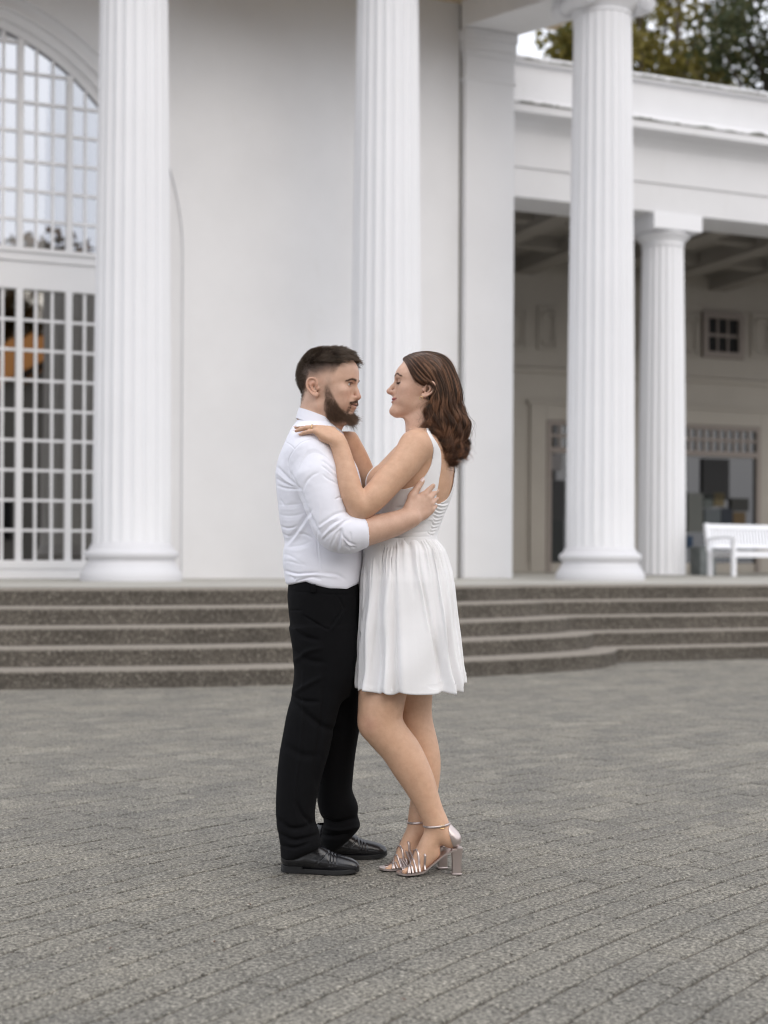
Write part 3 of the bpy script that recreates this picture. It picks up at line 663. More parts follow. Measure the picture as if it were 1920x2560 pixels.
# ================================================================== sculpting kit: smooth-blended solids -> one continuous mesh
def V3(p): return np.array((p[0], p[1], p[2]), float)
class Solid:
    """ordered list of blended primitives; meshed on a grid with dual contouring of the zero level"""
    def __init__(s): s.ops = []; s.Fr = None
    def frame(s, o=None, X=None, Y=None, Z=None):
        s.Fr = None if o is None else (V3(o), np.array([V3(X), V3(Y), V3(Z)]))
        return s
    def put(s, fn, lo, hi, k=.01, op='u'):
        lo, hi = np.array(lo, float), np.array(hi, float)
        if s.Fr is not None:
            o, R = s.Fr
            C = np.array([[(lo, hi)[i][0], (lo, hi)[j][1], (lo, hi)[q][2]] for i in (0, 1) for j in (0, 1) for q in (0, 1)]) @ R + o
            f0 = fn
            def fn(x, y, z, f0=f0, o=o, R=R):
                x, y, z = x-o[0], y-o[1], z-o[2]
                return f0(R[0, 0]*x+R[0, 1]*y+R[0, 2]*z, R[1, 0]*x+R[1, 1]*y+R[1, 2]*z, R[2, 0]*x+R[2, 1]*y+R[2, 2]*z)
            lo, hi = C.min(0), C.max(0)
        s.ops.append((fn, lo, hi, k, op)); return s
    def cone(s, a, b, ra, rb, k=.01, op='u', flat=None):
        a, b = V3(a), V3(b); ab = b-a; L2 = max(ab@ab, 1e-12); r = max(ra, rb)
        if flat: fnv = V3(flat[0]); fnv /= np.linalg.norm(fnv); kk = flat[1]**2-1
        def fn(x, y, z):
            px, py, pz = x-a[0], y-a[1], z-a[2]
            t = np.clip((px*ab[0]+py*ab[1]+pz*ab[2])/L2, 0, 1)
            px = px-t*ab[0]; py = py-t*ab[1]; pz = pz-t*ab[2]
            q = px*px+py*py+pz*pz
            if flat: q = q+kk*(px*fnv[0]+py*fnv[1]+pz*fnv[2])**2
            return np.sqrt(q)-(ra+(rb-ra)*t)
        return s.put(fn, np.minimum(a, b)-r, np.maximum(a, b)+r, k, op)
    def ell(s, c, r, k=.01, op='u'):
        c, r = V3(c), V3(r) if hasattr(r, '__len__') else np.array((r, r, r), float)
        def fn(x, y, z):
            X, Y, Z = (x-c[0])/r[0], (y-c[1])/r[1], (z-c[2])/r[2]
            k0 = np.sqrt(X*X+Y*Y+Z*Z); k1 = np.sqrt((X/r[0])**2+(Y/r[1])**2+(Z/r[2])**2)+1e-9
            return k0*(k0-1)/k1
        return s.put(fn, c-r, c+r, k, op)
    def path(s, pts, rads, k=.01, op='u', flat=None, n=4, kin=.0):
        P = dense3(pts, n); R = np.interp(np.linspace(0, len(pts)-1, len(P)), range(len(pts)), rads)
        for i in range(len(P)-1): s.cone(P[i], P[i+1], R[i], R[i+1], k if i == 0 else max(kin, .002), op, flat)
        return s
    def loft(s, rows, k=.01, op='u', p=2.3, grow=0.):
        """rows: z, xfront, xback, ycentre, half width"""
        rows = sorted([tuple(r) for r in rows]); A = np.array(rows); z0, z1 = A[0, 0], A[-1, 0]
        zz = np.linspace(z0, z1, 160)
        def smooth(c):
            v = np.interp(zz, A[:, 0], A[:, c]); kk = np.hanning(15); kk /= kk.sum()
            return np.convolve(np.pad(v, 7, 'edge'), kk, 'valid')
        xf, xb, yc, w = [smooth(c) for c in (1, 2, 3, 4)]
        xc, a = (xf+xb)/2, (xf-xb)/2+grow; w = w+grow
        def fn(x, y, z):
            q = np.clip(z, z0, z1); XC, AA, YC, WW = [np.interp(q, zz, v) for v in (xc, a, yc, w)]
            rho = (np.abs((x-XC)/AA)**p+np.abs((y-YC)/WW)**p)**(1/p)
            d = (rho-1)*np.minimum(AA, WW)
            e = np.maximum(z0-grow-z, z-z1-grow)
            return np.maximum(d, e)+0*x
        return s.put(fn, (xb.min()-grow, (yc-w).min(), z0-grow), (xf.max()+grow, (yc+w).max(), z1+grow), k, op)
    def mesh(s, lo, hi, h):
        lo, hi = np.array(lo, float), np.array(hi, float); n = np.ceil((hi-lo)/h).astype(int)+1
        f = np.full(n, .06, np.float32)
        ax = [(lo[i]+h*np.arange(n[i])).astype(np.float32) for i in range(3)]
        for fn, a, b, k, op in s.ops:
            m = k+.004+h*2 if op != 'cut' else .0
            if op == 'cut': i0, i1 = np.zeros(3, int), n
            else: i0 = np.maximum(np.floor((a-m-lo)/h).astype(int), 0); i1 = np.minimum(np.ceil((b+m-lo)/h).astype(int)+1, n)
            if (i1 <= i0).any(): continue
            sl = tuple(slice(i0[q], i1[q]) for q in range(3))
            d = fn(ax[0][sl[0]][:, None, None], ax[1][sl[1]][None, :, None], ax[2][sl[2]][None, None, :])
            g_ = f[sl]; k = max(k, 1e-5)
            if op == 'u': hh = np.maximum(k-np.abs(g_-d), 0)/k; f[sl] = np.minimum(g_, d)-hh*hh*k*.25
            else:
                d2 = -d if op == 's' else d
                hh = np.maximum(k-np.abs(g_-d2), 0)/k; f[sl] = np.maximum(g_, d2)+hh*hh*k*.25
        # faces only where the grid edge changes sign
        ins = f < 0
        c = ins[:-1, :-1, :-1].astype(np.uint8)
        for dx in (0, 1):
            for dy in (0, 1):
                for dz in (0, 1):
                    if dx or dy or dz: c = c+ins[dx:n[0]-1+dx, dy:n[1]-1+dy, dz:n[2]-1+dz]
        act = (c > 0) & (c < 8); I = np.argwhere(act); idm = np.full(act.shape, -1, np.int32); idm[act] = np.arange(len(I))
        acc = np.zeros((len(I), 3)); cnt = np.zeros(len(I))
        cv = {}
        for dx in (0, 1):
            for dy in (0, 1):
                for dz in (0, 1): cv[(dx, dy, dz)] = f[I[:, 0]+dx, I[:, 1]+dy, I[:, 2]+dz].astype(float)
        ks = list(cv)
        for a in ks:
            for q in range(3):
                if a[q] == 0:
                    b = tuple(1 if j == q else a[j] for j in range(3)); va, vb = cv[a], cv[b]
                    m = (va < 0) != (vb < 0); t = np.where(m, va/(va-vb+1e-20), 0)
                    P = np.array(a, float)[None, :].repeat(len(I), 0); P[:, q] += t
                    acc += P*m[:, None]; cnt += m
        V = lo+h*(I+acc/np.maximum(cnt, 1)[:, None])
        Fs = []
        for q in range(3):
            j, l = (q+1) % 3, (q+2) % 3
            sa = [slice(1, -1)]*3; sa[q] = slice(0, -1); sb = list(sa); sb[q] = slice(1, None)
            a, b = ins[tuple(sa)], ins[tuple(sb)]; E = np.argwhere(a != b)
            if not len(E): continue
            flip = a[tuple(E.T)]
            E[:, j] += 1; E[:, l] += 1
            def cell(dj, dl): X = E.copy(); X[:, j] -= dj; X[:, l] -= dl; return idm[X[:, 0], X[:, 1], X[:, 2]]
            Q = np.stack([cell(1, 1), cell(0, 1), cell(0, 0), cell(1, 0)], 1)
            Q[~flip] = Q[~flip][:, ::-1]; Fs.append(Q[(Q >= 0).all(1)])
        return V, np.concatenate(Fs)
def dense3(pts, n=4):
    P = [V3(p) for p in pts]; out = []
    if len(P) == 2 or n == 1: return P if n == 1 else [P[0]+(P[1]-P[0])*t for t in np.linspace(0, 1, 2)]
    for i in range(len(P)-1):
        p0, p1, p2, p3 = [P[max(0, min(len(P)-1, j))] for j in (i-1, i, i+1, i+2)]
        for t in np.linspace(0, 1, n, endpoint=False):
            out.append(.5*((2*p1)+(-p0+p2)*t+(2*p0-5*p1+4*p2-p3)*t*t+(-p0+3*p1-3*p2+p3)*t**3))
    out.append(P[-1]); return out
def vnormals(V, Fq):
    a, b, c, d = [V[Fq[:, i]] for i in range(4)]; nf = np.cross(c-a, d-b); N_ = np.zeros_like(V)
    for i in range(4): np.add.at(N_, Fq[:, i], nf)
    return N_/(np.linalg.norm(N_, axis=1)[:, None]+1e-12)
def relax(V, Fq, it=1, lam=.5):
    E = np.concatenate([Fq[:, [0, 1]], Fq[:, [1, 2]], Fq[:, [2, 3]], Fq[:, [3, 0]]]); n = len(V)
    for i in range(it):
        for l in (lam, -lam*1.03):
            S = np.zeros_like(V); C_ = np.zeros(n)
            np.add.at(S, E[:, 0], V[E[:, 1]]); np.add.at(S, E[:, 1], V[E[:, 0]]); np.add.at(C_, E[:, 0], 1); np.add.at(C_, E[:, 1], 1)
            V = V+l*(S/np.maximum(C_, 1)[:, None]-V)
    return V
def joinm(parts):
    V = []; Fq = []; b = 0
    for v, f in parts: V.append(v); Fq.append(f+b); b += len(v)
    return np.concatenate(V), np.concatenate(Fq)
def segdist(px, py, line):
    best = np.full(len(px), 1e9); L = np.array(line, float)
    tt = np.zeros(len(px)); n = len(L)-1
    for i in range(n):
        a, b = L[i], L[i+1]; ab = b-a; t = np.clip(((px-a[0])*ab[0]+(py-a[1])*ab[1])/(ab@ab+1e-9), 0, 1)
        d = np.hypot(px-a[0]-t*ab[0], py-a[1]-t*ab[1]); m = d < best; best[m] = d[m]; tt[m] = (i+t[m])/n
    return best, tt
def fold(V, Nn, lines, side=-1):
    """press traced drape folds into the cloth on the side that faces the square: (points px, half width px, height m)"""
    px, py = proj(V); D = np.zeros(len(V)); vis = np.clip(-Nn[:, 1]*1.6+.5, 0, 1) if side < 0 else np.ones(len(V))
    for pts, w, h in lines:
        P = [(q[0], q[1]) for q in dense3([(a, b, 0) for a, b in pts], 4)]
        x0, x1 = min(p[0] for p in P)-3*w, max(p[0] for p in P)+3*w; y0, y1 = min(p[1] for p in P)-3*w, max(p[1] for p in P)+3*w
        m = np.where((px > x0) & (px < x1) & (py > y0) & (py < y1))[0]
        if not len(m): continue
        d, t = segdist(px[m], py[m], P); D[m] += h*np.exp(-(d/w)**2)*np.sin(np.pi*np.clip(t*.92+.04, 0, 1))**.6
    return V+Nn*(D*vis)[:, None]
def vnoise(P, scale, seed=0, oct=3):
    """cheap smooth value noise, vectorised"""
    rs = np.random.RandomState(seed); T = rs.rand(16, 16, 16); out = np.zeros(len(P)); amp = 1; tot = 0
    for o in range(oct):
        Q = P*scale*(2**o)+seed*1.7; i = np.floor(Q).astype(int); f = Q-i; f = f*f*(3-2*f); r = 0
        for dx in (0, 1):
            for dy in (0, 1):
                for dz in (0, 1):
                    w = (f[:, 0] if dx else 1-f[:, 0])*(f[:, 1] if dy else 1-f[:, 1])*(f[:, 2] if dz else 1-f[:, 2])
                    r = r+w*T[(i[:, 0]+dx) % 16, (i[:, 1]+dy) % 16, (i[:, 2]+dz) % 16]
        out += amp*(r-.5)*2; tot += amp; amp *= .5
    return out/tot
def paint(o, C):
    a = o.data.color_attributes.new('tint', 'FLOAT_COLOR', 'POINT'); C = np.concatenate([C, np.ones((len(C), 1))], 1)
    a.data.foreach_set('color', C.astype(np.float32).ravel())
def sst(x, a, b): t = np.clip((x-a)/(b-a), 0, 1); return t*t*(3-2*t)

# ------------------------------------------------------------------ skin, cloth, hair, leather
def skin_mat(name):
    M = Mat(name, (.5, .33, .24), .47, spec=.42)
    at_ = M.node('ShaderNodeAttribute'); at_.attribute_name = 'tint'
    c = M.mix(at_.outputs['Color'], M.ramp(M.noise(38, 5, .7), [(.3, (.91, .86, .84)), (.7, (1.05, 1.04, 1.04))]), 1.0, 'MULTIPLY'); M.color(c)
    M.b.inputs['Subsurface Weight'].default_value = .10; M.b.inputs['Subsurface Radius'].default_value = (.012, .005, .003); M.b.inputs['Subsurface Scale'].default_value = 1
    M.bump(M.noise(420, 3), .0006, .5); return M.m
m_skin = skin_mat('skin')
def cloth(name, col, rough=.8, sc=900, sheen=.15):
    M = Mat(name, col, rough, spec=.25); M.b.inputs['Sheen Weight'].default_value = sheen
    M.bump(M.noise(sc, 2), .0006, .5); M.bump(M.noise(26, 4), .002, .35); return M.m
m_shirt = cloth('white_cotton_shirt', (.80, .80, .86)); m_dress = cloth('white_dress_cloth', (.83, .82, .82))
m_trous = cloth('black_trouser_wool', (.0045, .0045, .0052), .9, sheen=0); m_trous.node_tree.nodes['Principled BSDF'].inputs['Specular IOR Level'].default_value = .12
M = Mat('black_shoe_leather', (.010, .010, .012), .24, spec=.55); M.bump(M.noise(60, 4, .7), .0015, .5); M.b.inputs['Coat Weight'].default_value = .3; M.b.inputs['Coat Roughness'].default_value = .22; m_leather = M.m
m_rub = Mat('black_rubber_sole', (.014, .014, .014), .55).m
m_silver = Mat('rose_silver_leather', (.62, .53, .50), .30, metal=.85).m
m_gold = Mat('gold', (.85, .62, .30), .2, metal=1).m
m_eye = Mat('eye_white', (.62, .58, .55), .15).m; m_iris = Mat('brown_iris', (.045, .03, .02), .08).m
m_nail = Mat('nail_pale_pink', (.78, .62, .58), .2).m
def hair_mat(name, c0, c1, rough=.42, root=.6):
    M = Mat(name, c0, rough, spec=.45); hi = M.node('ShaderNodeHairInfo')
    c = M.ramp(hi.outputs['Random'], [(0, c0), (.6, tuple((a+b)/2 for a, b in zip(c0, c1))), (1, c1)])
    r = M.ramp(hi.outputs['Intercept'], [(0, g(root)), (.5, g(1)), (1, g(1.35))]); M.color(M.mix(c, r, 1.0, 'MULTIPLY'))
    M.b.inputs['Specular Tint'].default_value = (1, .85, .7, 1) if 'Specular Tint' in M.b.inputs else (1, 1, 1, 1); return M.m
m_hm = hair_mat('dark_brown_hair', (.036, .027, .021), (.12, .088, .063)); m_hm2 = hair_mat('dark_brown_hair_light', (.07, .052, .04), (.19, .14, .10)); m_bd = hair_mat('brown_beard', (.055, .034, .024), (.18, .11, .07))
m_hws = [hair_mat('chestnut_hair', (.030, .013, .008), (.12, .052, .028), .38), hair_mat('chestnut_hair_light', (.10, .045, .025), (.36, .18, .10), .38), hair_mat('chestnut_hair_deep', (.012, .006, .004), (.045, .020, .012), .38)]
m_hbase_m = Mat('hair_base_dark', (.014, .010, .008), .8).m; m_hbase_w = Mat('hair_base_chestnut', (.024, .010, .006), .6).m
def strands(name, P, r0, r1, mat, parent):
    """P: (n,k,3) -> true hair curves"""
    n, k = P.shape[:2]; h = bpy.data.hair_curves.new(name); h.add_curves([k]*n)
    h.attributes['position'].data.foreach_set('vector', P.astype(np.float32).ravel())
    ra = h.attributes.new('radius', 'FLOAT', 'POINT'); rr = np.linspace(0, 1, k)[None, :]
    ra.data.foreach_set('value', (r0+(r1-r0)*rr**1.5).repeat(n, 0).astype(np.float32).ravel())
    h.materials.append(mat); o = bpy.data.objects.new(name, h); COL.objects.link(o)
    if parent: o.parent = parent
    return o

# ------------------------------------------------------------------ anatomy builders
def ear(S, side, y0, s=1.0, tilt=0., out=.30, x0=0., z0=0.):
    ct, st_ = math.cos(tilt), math.sin(tilt)
    def e(x, z, o=0.):
        x, z = x*s, z*s; X, Z = x*ct-z*st_, x*st_+z*ct
        return (X+x0, side*(y0+.003-X*out+o*s), Z+z0)
    hel = [(.002, .006), (.003, .020), (-.004, .031), (-.017, .034), (-.027, .027), (-.031, .012), (-.028, -.004), (-.020, -.017), (-.010, -.027), (-.003, -.029), (.001, -.022)]
    S.cone(e(-.014, .016), e(-.009, -.016), .014*s, .008*s, .004, flat=((out, side, 0), 3.2))
    S.path([e(x, z, .003) for x, z in hel], [.0035*s, .0036*s, .0038*s, .004*s, .004*s, .004*s, .004*s, .0045*s, .0058*s, .0058*s, .0045*s], .004, n=2, kin=.003)
    S.path([e(-.006, .020, .003), e(-.015, .015, .0035), e(-.019, .004, .003), e(-.014, -.009, .003), e(-.006, -.014, .002)], [.0025*s, .003*s, .0032*s, .003*s, .0028*s], .003, n=2)
    S.cone(e(-.009, .004, .004), e(-.007, -.007, .004), .0075*s, .006*s, .004, 's', flat=((1, 0, 0), 1.25))
    S.path([e(-.010, .026, .006), e(-.021, .021, .006), e(-.025, .006, .006)], [.0022*s]*3, .003, 's', n=2)
    S.ell(e(.004, -.004, .001), (.005*s, .005*s, .007*s), .004)
def head(S, p):
    c, r = p['cran']; S.ell(c, r, .01)
    S.loft([(z, xf, xb, 0, w) for z, xf, xb, w in p['face']], .034, p=p.get('pw', 2.1))
    for s_ in (1, -1):
        m = lambda q: (q[0], q[1]*s_, q[2])
        for a, r in p['cheek']: S.ell(m(a), r, .022)
        a, b, ra, rb = p['jaw']; S.cone(m(a), m(b), ra, rb, .020)
        ex, ey, ez, er = p['eye']
        S.ell((ex+.022, s_*ey, ez+.001), (.016, .017, .011), .014, 's')
        S.cone((p['brow'][0], s_*.010, p['brow'][2]), (p['brow'][1], s_*.044, p['brow'][2]-.002), p['brow'][3], p['brow'][3]*.7, .011)
        S.ell((ex+.0005, s_*ey, ez), (er+.0022, er+.0035, er+.0018), .004)
        S.ell((ex+.014, s_*(ey+.000), ez+p['lid'][0]), (.012, .0132, p['lid'][1]), .0018, 's')
        tx, _, tz = p['nose'][-1][0]; bx, _, bz = p['nose'][0][0]
        S.cone((bx-.006, s_*.004, bz-.004), (tx-.026, s_*(p['ala'][0]-.001), tz-.002), .006, .0095, .008)
        S.cone((tx-.010, s_*(p['ala'][0]-.003), tz-.004), (tx-.018, s_*p['ala'][0], tz-.003), p['ala'][1]*.85, p['ala'][1], .004)
        S.ell((tx-.025, s_*.006, tz-.010), (.012, .012, .008), .008)
    N_ = p['nose']
    for i in range(len(N_)-1): S.cone(N_[i][0], N_[i+1][0], N_[i][1], N_[i+1][1], .010 if i == 0 else .006)
    tx, _, tz = N_[-1][0]
    S.cone((tx-.002, 0, tz-.006), (tx-.018, 0, tz-.012), .0045, .006, .006)
    for s_ in (1, -1): S.ell((tx-.010, s_*.0062, tz-.0115), (.0060, .0030, .0026), .002, 's')
    for a, r, k in p['lips']: S.ell(a, r, k)
    a, r = p['groove']; S.ell(a, r, .0016, 's')
    a, r = p['chin']; S.ell(a, r, .016)
    for s_ in (1, -1): ear(S, s_, **p['ear'])
def hand(S, w, X, Z, right, bends, sc=1.0, splay=(.10, .02, -.06, -.14), thumb=None, pk=.012, fat=1.0):
    X = V3(X); X /= np.linalg.norm(X); Z = V3(Z); Z -= X*(Z@X); Z /= np.linalg.norm(Z); Y = np.cross(Z, X)*(1 if right else -1)
    w = V3(w); L = lambda a, b, c: w+(X*a+Y*b+Z*c)*sc
    base = [(.090, .0275, .0), (.094, .0085, .002), (.089, -.010, .001), (.080, -.027, -.002)]
    lens = [(.040, .024, .021), (.044, .028, .022), (.041, .026, .022), (.032, .020, .019)]; rad = [.0088, .0088, .0083, .0075]
    for i, b in enumerate(base):
        S.cone(L(.006, b[1]*.55, -.001), L(b[0]-.008, b[1], b[2]-.003), .0155*sc*fat, .0115*sc*fat, .014, flat=(Z, 1.1))
    S.ell(L(.035, .018, -.012), (.020*sc, .020*sc, .016*sc), .015); S.ell(L(.040, -.020, -.011), (.022*sc, .016*sc, .014*sc), .015)
    tips = []
    for i, b in enumerate(base):
        q = L(*b); d = X*math.cos(splay[i])+Y*math.sin(splay[i]); nz = Z.copy(); r = rad[i]*sc*fat
        for j, ln in enumerate(lens[i]):
            a = math.radians(bends[i][j]); d, nz = d*math.cos(a)-nz*math.sin(a), nz*math.cos(a)+d*math.sin(a)
            q2 = q+d*ln*sc; r2 = r*(.93 if j < 2 else .82)
            S.cone(q, q2, r, r2, .006 if j == 0 else .002)
            if j < 2: S.ell(q2+nz*.001, (r2*1.04,)*3, .003)
            q, r = q2, r2
        tips.append((q, d, nz, r))
    th = thumb or [(.018, .026, -.008), (.045, .048, -.010), (.074, .058, -.012), (.098, .064, -.012)]
    T = [L(*t) for t in th]; rr = [.0155*sc*fat, .0125*sc*fat, .0098*sc*fat, .0085*sc*fat]
    for i in range(3): S.cone(T[i], T[i+1], rr[i], rr[i+1], .012 if i == 0 else .003)
    S.cone(L(.05, .022, -.006), T[1], .010*sc, .009*sc, .014)
    d = T[3]-T[2]; d /= np.linalg.norm(d); tips.append((T[3], d, (Z*.6+Y*.5)-d*((Z*.6+Y*.5)@d), rr[3]))
    return tips
def nails(tips, parent, idx, sc=1., long=1.):
    for i in idx:
        q, d, nz, r = tips[i]; nz = nz/np.linalg.norm(nz); y = np.cross(nz, d); V = []
        for a in np.linspace(-1, 1, 5):
            for b in np.linspace(-1, 1, 5):
                lx = a*r*.95*long+r*.35; ly = b*r*.62*(1 if a < .9 else .7); hz = r*1.0*math.sqrt(max(0, 1-(b*.62)**2))*(1 if a < .4 else 1-.12*(a-.4))
                V.append(q+d*lx+y*ly+nz*(hz+.0004))
        mesh_obj('fingernail', V, [(5*i_+j, 5*i_+j+1, 5*i_+j+6, 5*i_+j+5) for i_ in range(4) for j in range(4)], m_nail, parent, True)
# ================================================================== the man
hoM = at(813, 972.6, 4.93); psi = math.radians(17)
fM = Vector((math.cos(psi), -math.sin(psi), 0)); pt = math.radians(0)
HX = fM; HY = Vector((math.sin(psi), math.cos(psi), 0)); HZ = Vector((0, 0, 1))
man_p = dict(
    cran=((.006, 0, .047), (.1035, .078, .094)), pw=2.15,
    face=[(-.118, .074, .040, .018), (-.108, .091, .024, .031), (-.092, .098, .008, .043), (-.075, .100, -.004, .053), (-.055, .104, -.010, .060), (-.030, .104, -.018, .066), (-.005, .101, -.02, .069), (.012, .102, -.02, .071), (.030, .1115, -.02, .069), (.060, .1115, -.03, .066), (.080, .105, -.03, .064), (.098, .085, -.03, .048), (.110, .070, -.03, .030)],
    cheek=[((.072, .050, -.014), (.026, .017, .016)), ((.062, .044, -.048), (.034, .020, .030))],
    jaw=((-.002, .054, -.064), (.072, .022, -.100), .014, .015),
    eye=(.0895, .0315, .0100, .0122), lid=(-.0014, .0043), brow=(.1065, .092, .0245, .0092),
    nose=[((.1070, 0, .014), .0068), ((.1135, 0, -.010), .0080), ((.1205, 0, -.0305), .0102)], ala=(.0135, .0082),
    lips=[((.0915, 0, -.056), (.020, .032, .024), .014), ((.1065, 0, -.0545), (.0085, .0235, .0050), .005), ((.1030, 0, -.0655), (.0088, .0210, .0058), .005)],
    groove=((.1118, 0, -.0600), (.0085, .0240, .0012)), chin=((.079, 0, -.098), (.021, .022, .017)),
    ear=dict(y0=.0725, s=.97, tilt=.10, out=.30, x0=-.004, z0=-.003))
SM = Solid()
# torso and hips under the clothes
def rows_px(rows, shrink=0.):
    out = []
    for py, L, R, Yc, b in rows:
        a, c_ = at(L, py, Yc), at(R, py, Yc); out.append((a.z, c_.x-shrink, a.x+shrink, Yc, b-shrink))
    return out
torsoM = [(1053, 745, 833, 4.94, .062), (1066, 735, 844, 4.94, .09), (1080, 724, 853, 4.94, .125), (1104, 713, 864, 4.94, .165), (1129, 703, 874, 4.94, .185), (1152, 694, 886, 4.94, .19), (1175, 689, 896, 4.94, .19), (1200, 689, 903, 4.94, .187), (1234, 691, 906, 4.94, .183), (1261, 695, 906, 4.94, .178), (1306, 700, 906, 4.94, .170), (1333, 706, 907, 4.94, .167), (1353, 713, 908, 4.94, .166), (1378, 708, 911, 4.94, .168), (1402, 706, 909, 4.94, .170), (1428, 711, 905, 4.94, .171), (1456, 713, 900, 4.94, .172), (1476, 722, 897, 4.94, .168)]
hipsM = [(1452, 722, 897, 4.94, .162), (1490, 719, 898, 4.94, .168), (1530, 722, 898, 4.94, .172), (1570, 728, 897, 4.94, .172), (1600, 736, 896, 4.94, .168), (1640, 737, 896, 4.94, .160), (1690, 745, 888, 4.94, .150), (1740, 756, 872, 4.94, .12)]
SM.loft(rows_px(torsoM[2:], .022), .02); SM.loft(rows_px(hipsM, .02), .03)
SM.path([at(802, 1000, 4.935), at(797, 1035, 4.94), at(791, 1075, 4.945)], [.060, .063, .075], .03, n=3)
SM.frame(hoM, HX, HY, HZ); head(SM, man_p)
SM.cone((-.014, 0, -.01), (-.022, 0, -.10), .058, .060, .025); SM.cone((.035, 0, -.085), (.010, 0, -.15), .035, .045, .025)
SM.frame()
# legs down to the shoes
legN = [(1640, 738, 890, 4.87, .09), (1700, 737, 860, 4.85, .088), (1790, 716, 842, 4.84, .082)]
SM.path([at(812, 1600, 4.87), at(785, 1790, 4.86), at(742, 1960, 4.84), at(740, 2060, 4.83)], [.072, .055, .044, .036], .02)
SM.path([at(838, 1600, 5.0), at(842, 1790, 5.02), at(842, 1960, 5.04), at(844, 2040, 5.05)], [.072, .055, .044, .036], .02)
# right arm: forearm out of the rolled cuff, hand on her back
SM.path([at(781, 1138, 4.785), at(810, 1240, 4.745), at(838, 1330, 4.725)], [.046, .046, .044], .02)
SM.path([at(838, 1326, 4.725), at(893, 1332, 4.735), at(940, 1322, 4.755), at(988, 1309, 4.772), at(1029, 1292, 4.785)], [.046, .0475, .0445, .0385, .0315], .015, kin=.01)
wr = at(1025, 1293, 4.785)
tipsM = hand(SM, wr, (.72, .30, .60), (.38, -.90, .05), True, [(8, 14, 10), (24, 20, 14), (38, 26, 16), (46, 28, 18)], 1.03, (.14, .03, -.05, -.14),
             [(.020, .028, -.002), (.050, .048, -.004), (.082, .060, -.004), (.110, .066, -.006)], fat=1.14)
# left arm passes behind her waist
SM.path([at(800, 1138, 5.10), at(850, 1240, 5.14), at(900, 1325, 5.14)], [.046, .046, .043], .02)
SM.path([at(900, 1325, 5.14), at(950, 1322, 5.16), at(1012, 1316, 5.13)], [.044, .040, .030], .015, kin=.01)
hand(SM, at(1012, 1316, 5.13), (.70, -.62, .20), (.6, .78, 0), False, [(25, 25, 20)]*4, 1.0)
chinz = at(800, 1052, 4.93).z
Vb, Fb = SM.mesh((-.40, 4.62, .02), (.24, 5.30, chinz+.006), .0038)
Vh, Fh = SM.mesh((-.33, 4.80, chinz-.002), (-.04, 5.06, 1.80), .0022)
Vb = relax(Vb, Fb, 1); V, Fq = joinm([(Vb, Fb), (Vh, Fh)])
man = mesh_obj('person', V, Fq, m_skin, None, True)
tag(man, 'bearded man in white shirt and black trousers embracing the woman in the white dress', 'person')
Rm = np.array([HX, HY, HZ]); Q = (V-V3(hoM)) @ Rm.T; x, y, z = Q.T; ay = abs(y); inh = (z > -.16) & (abs(x) < .2) & (ay < .13)
skin_m = np.array((.60, .395, .290)); C = np.tile(skin_m, (len(V), 1))
def blend(C, m, col, a=1.0): m = np.clip(m*a, 0, 1)[:, None]; return C*(1-m)+np.array(col)*m
nz = vnoise(V, 40, 2)*.5
px_, py_ = proj(V)
# warm, redder ears, nose, knuckles
C = blend(C, inh*np.exp(-((x+.012)**2+(z)**2)/.03**2)*(ay > .078), (.60, .30, .21), .55)
C = blend(C, inh*np.exp(-((x-.122)**2+y**2+(z+.03)**2)/.018**2), (.55, .29, .21), .6)
C = blend(C, inh*np.exp(-((x-.085)**2+(ay-.045)**2+(z+.025)**2)/.025**2), (.54, .31, .225), .5)
# short-clipped sides fading to skin
temple = .062+.38*(z-.033)
edge_h = .014+.018*sst(x, -.02, .05)-.075*sst(-x, .028, .075)
fade = sst(z-edge_h+.006*nz, -.005, .062)*sst(temple+.006*nz-x, -.004, .010)
C = blend(C, inh*fade*(ay < .084), (.045, .032, .025), .88)
C = blend(C, inh*np.exp(-((x-.040)/.010)**2)*sst(z, -.05, -.0)*sst(.05-z, 0, .03)*(ay > .045), (.36, .25, .19), .35)
# beard shade under the strands
def zup(x): return np.interp(x, [.022, .034, .044, .054, .062, .072, .080, .088, .13], [.004, .010, -.006, -.024, -.042, -.062, -.076, -.084, -.084])
def beard_in(x, ay, z, nz):
    m = sst(zup(x)+.004*nz-z, -.004, .016)*sst(x-.018-.004*nz-.12*np.maximum(-.085-z, 0), -.002, .010)*(z > -.132)*(ay < .078)
    return np.maximum(m, .30*(x > .07)*sst(.008-abs(ay-.031), 0, .006)*sst(-z, .046, .058)*(z > -.10))
bt = inh*beard_in(x, ay, z, nz)
mline = -.0455-.26*ay
bt = np.maximum(bt*.9, inh*(x > .068)*(ay < .036)*np.exp(-((z-mline)/.0040)**2)*.75)
C = blend(C, bt, (.20, .13, .095), .62)
lc_ = -.0605+.003*(ay/.03)**2; lip = inh*(x > .08)*(ay < .029)*np.exp(-((z-lc_)/(.0078*np.sqrt(np.maximum(1-(ay/.029)**2, .02))))**2); C = blend(C, lip, (.50, .27, .22), .85)
C = blend(C, inh*(x > .08)*(ay < .030)*np.exp(-((z-lc_)/.0018)**2), (.10, .045, .04), .9)  # shade in the mouth crease painted as a dark line
ex, ey, ez, er = man_p['eye']
C = blend(C, inh*(x > .07)*(x < .108)*np.exp(-(((ay-ey)/.014)**4+((z-ez-.0050)/.0022)**2)), (.018, .012, .010), .95)
C = blend(C, inh*(x > .07)*(x < .108)*np.exp(-(((ay-ey)/.013)**4+((z-ez+.0065)/.0022)**2)), (.22, .12, .09), .55)
bzm = .0225+.0045*np.sin(np.clip((ay-.010)/.030, 0, 1.3)*1.9)-.28*np.maximum(ay-.032, 0)
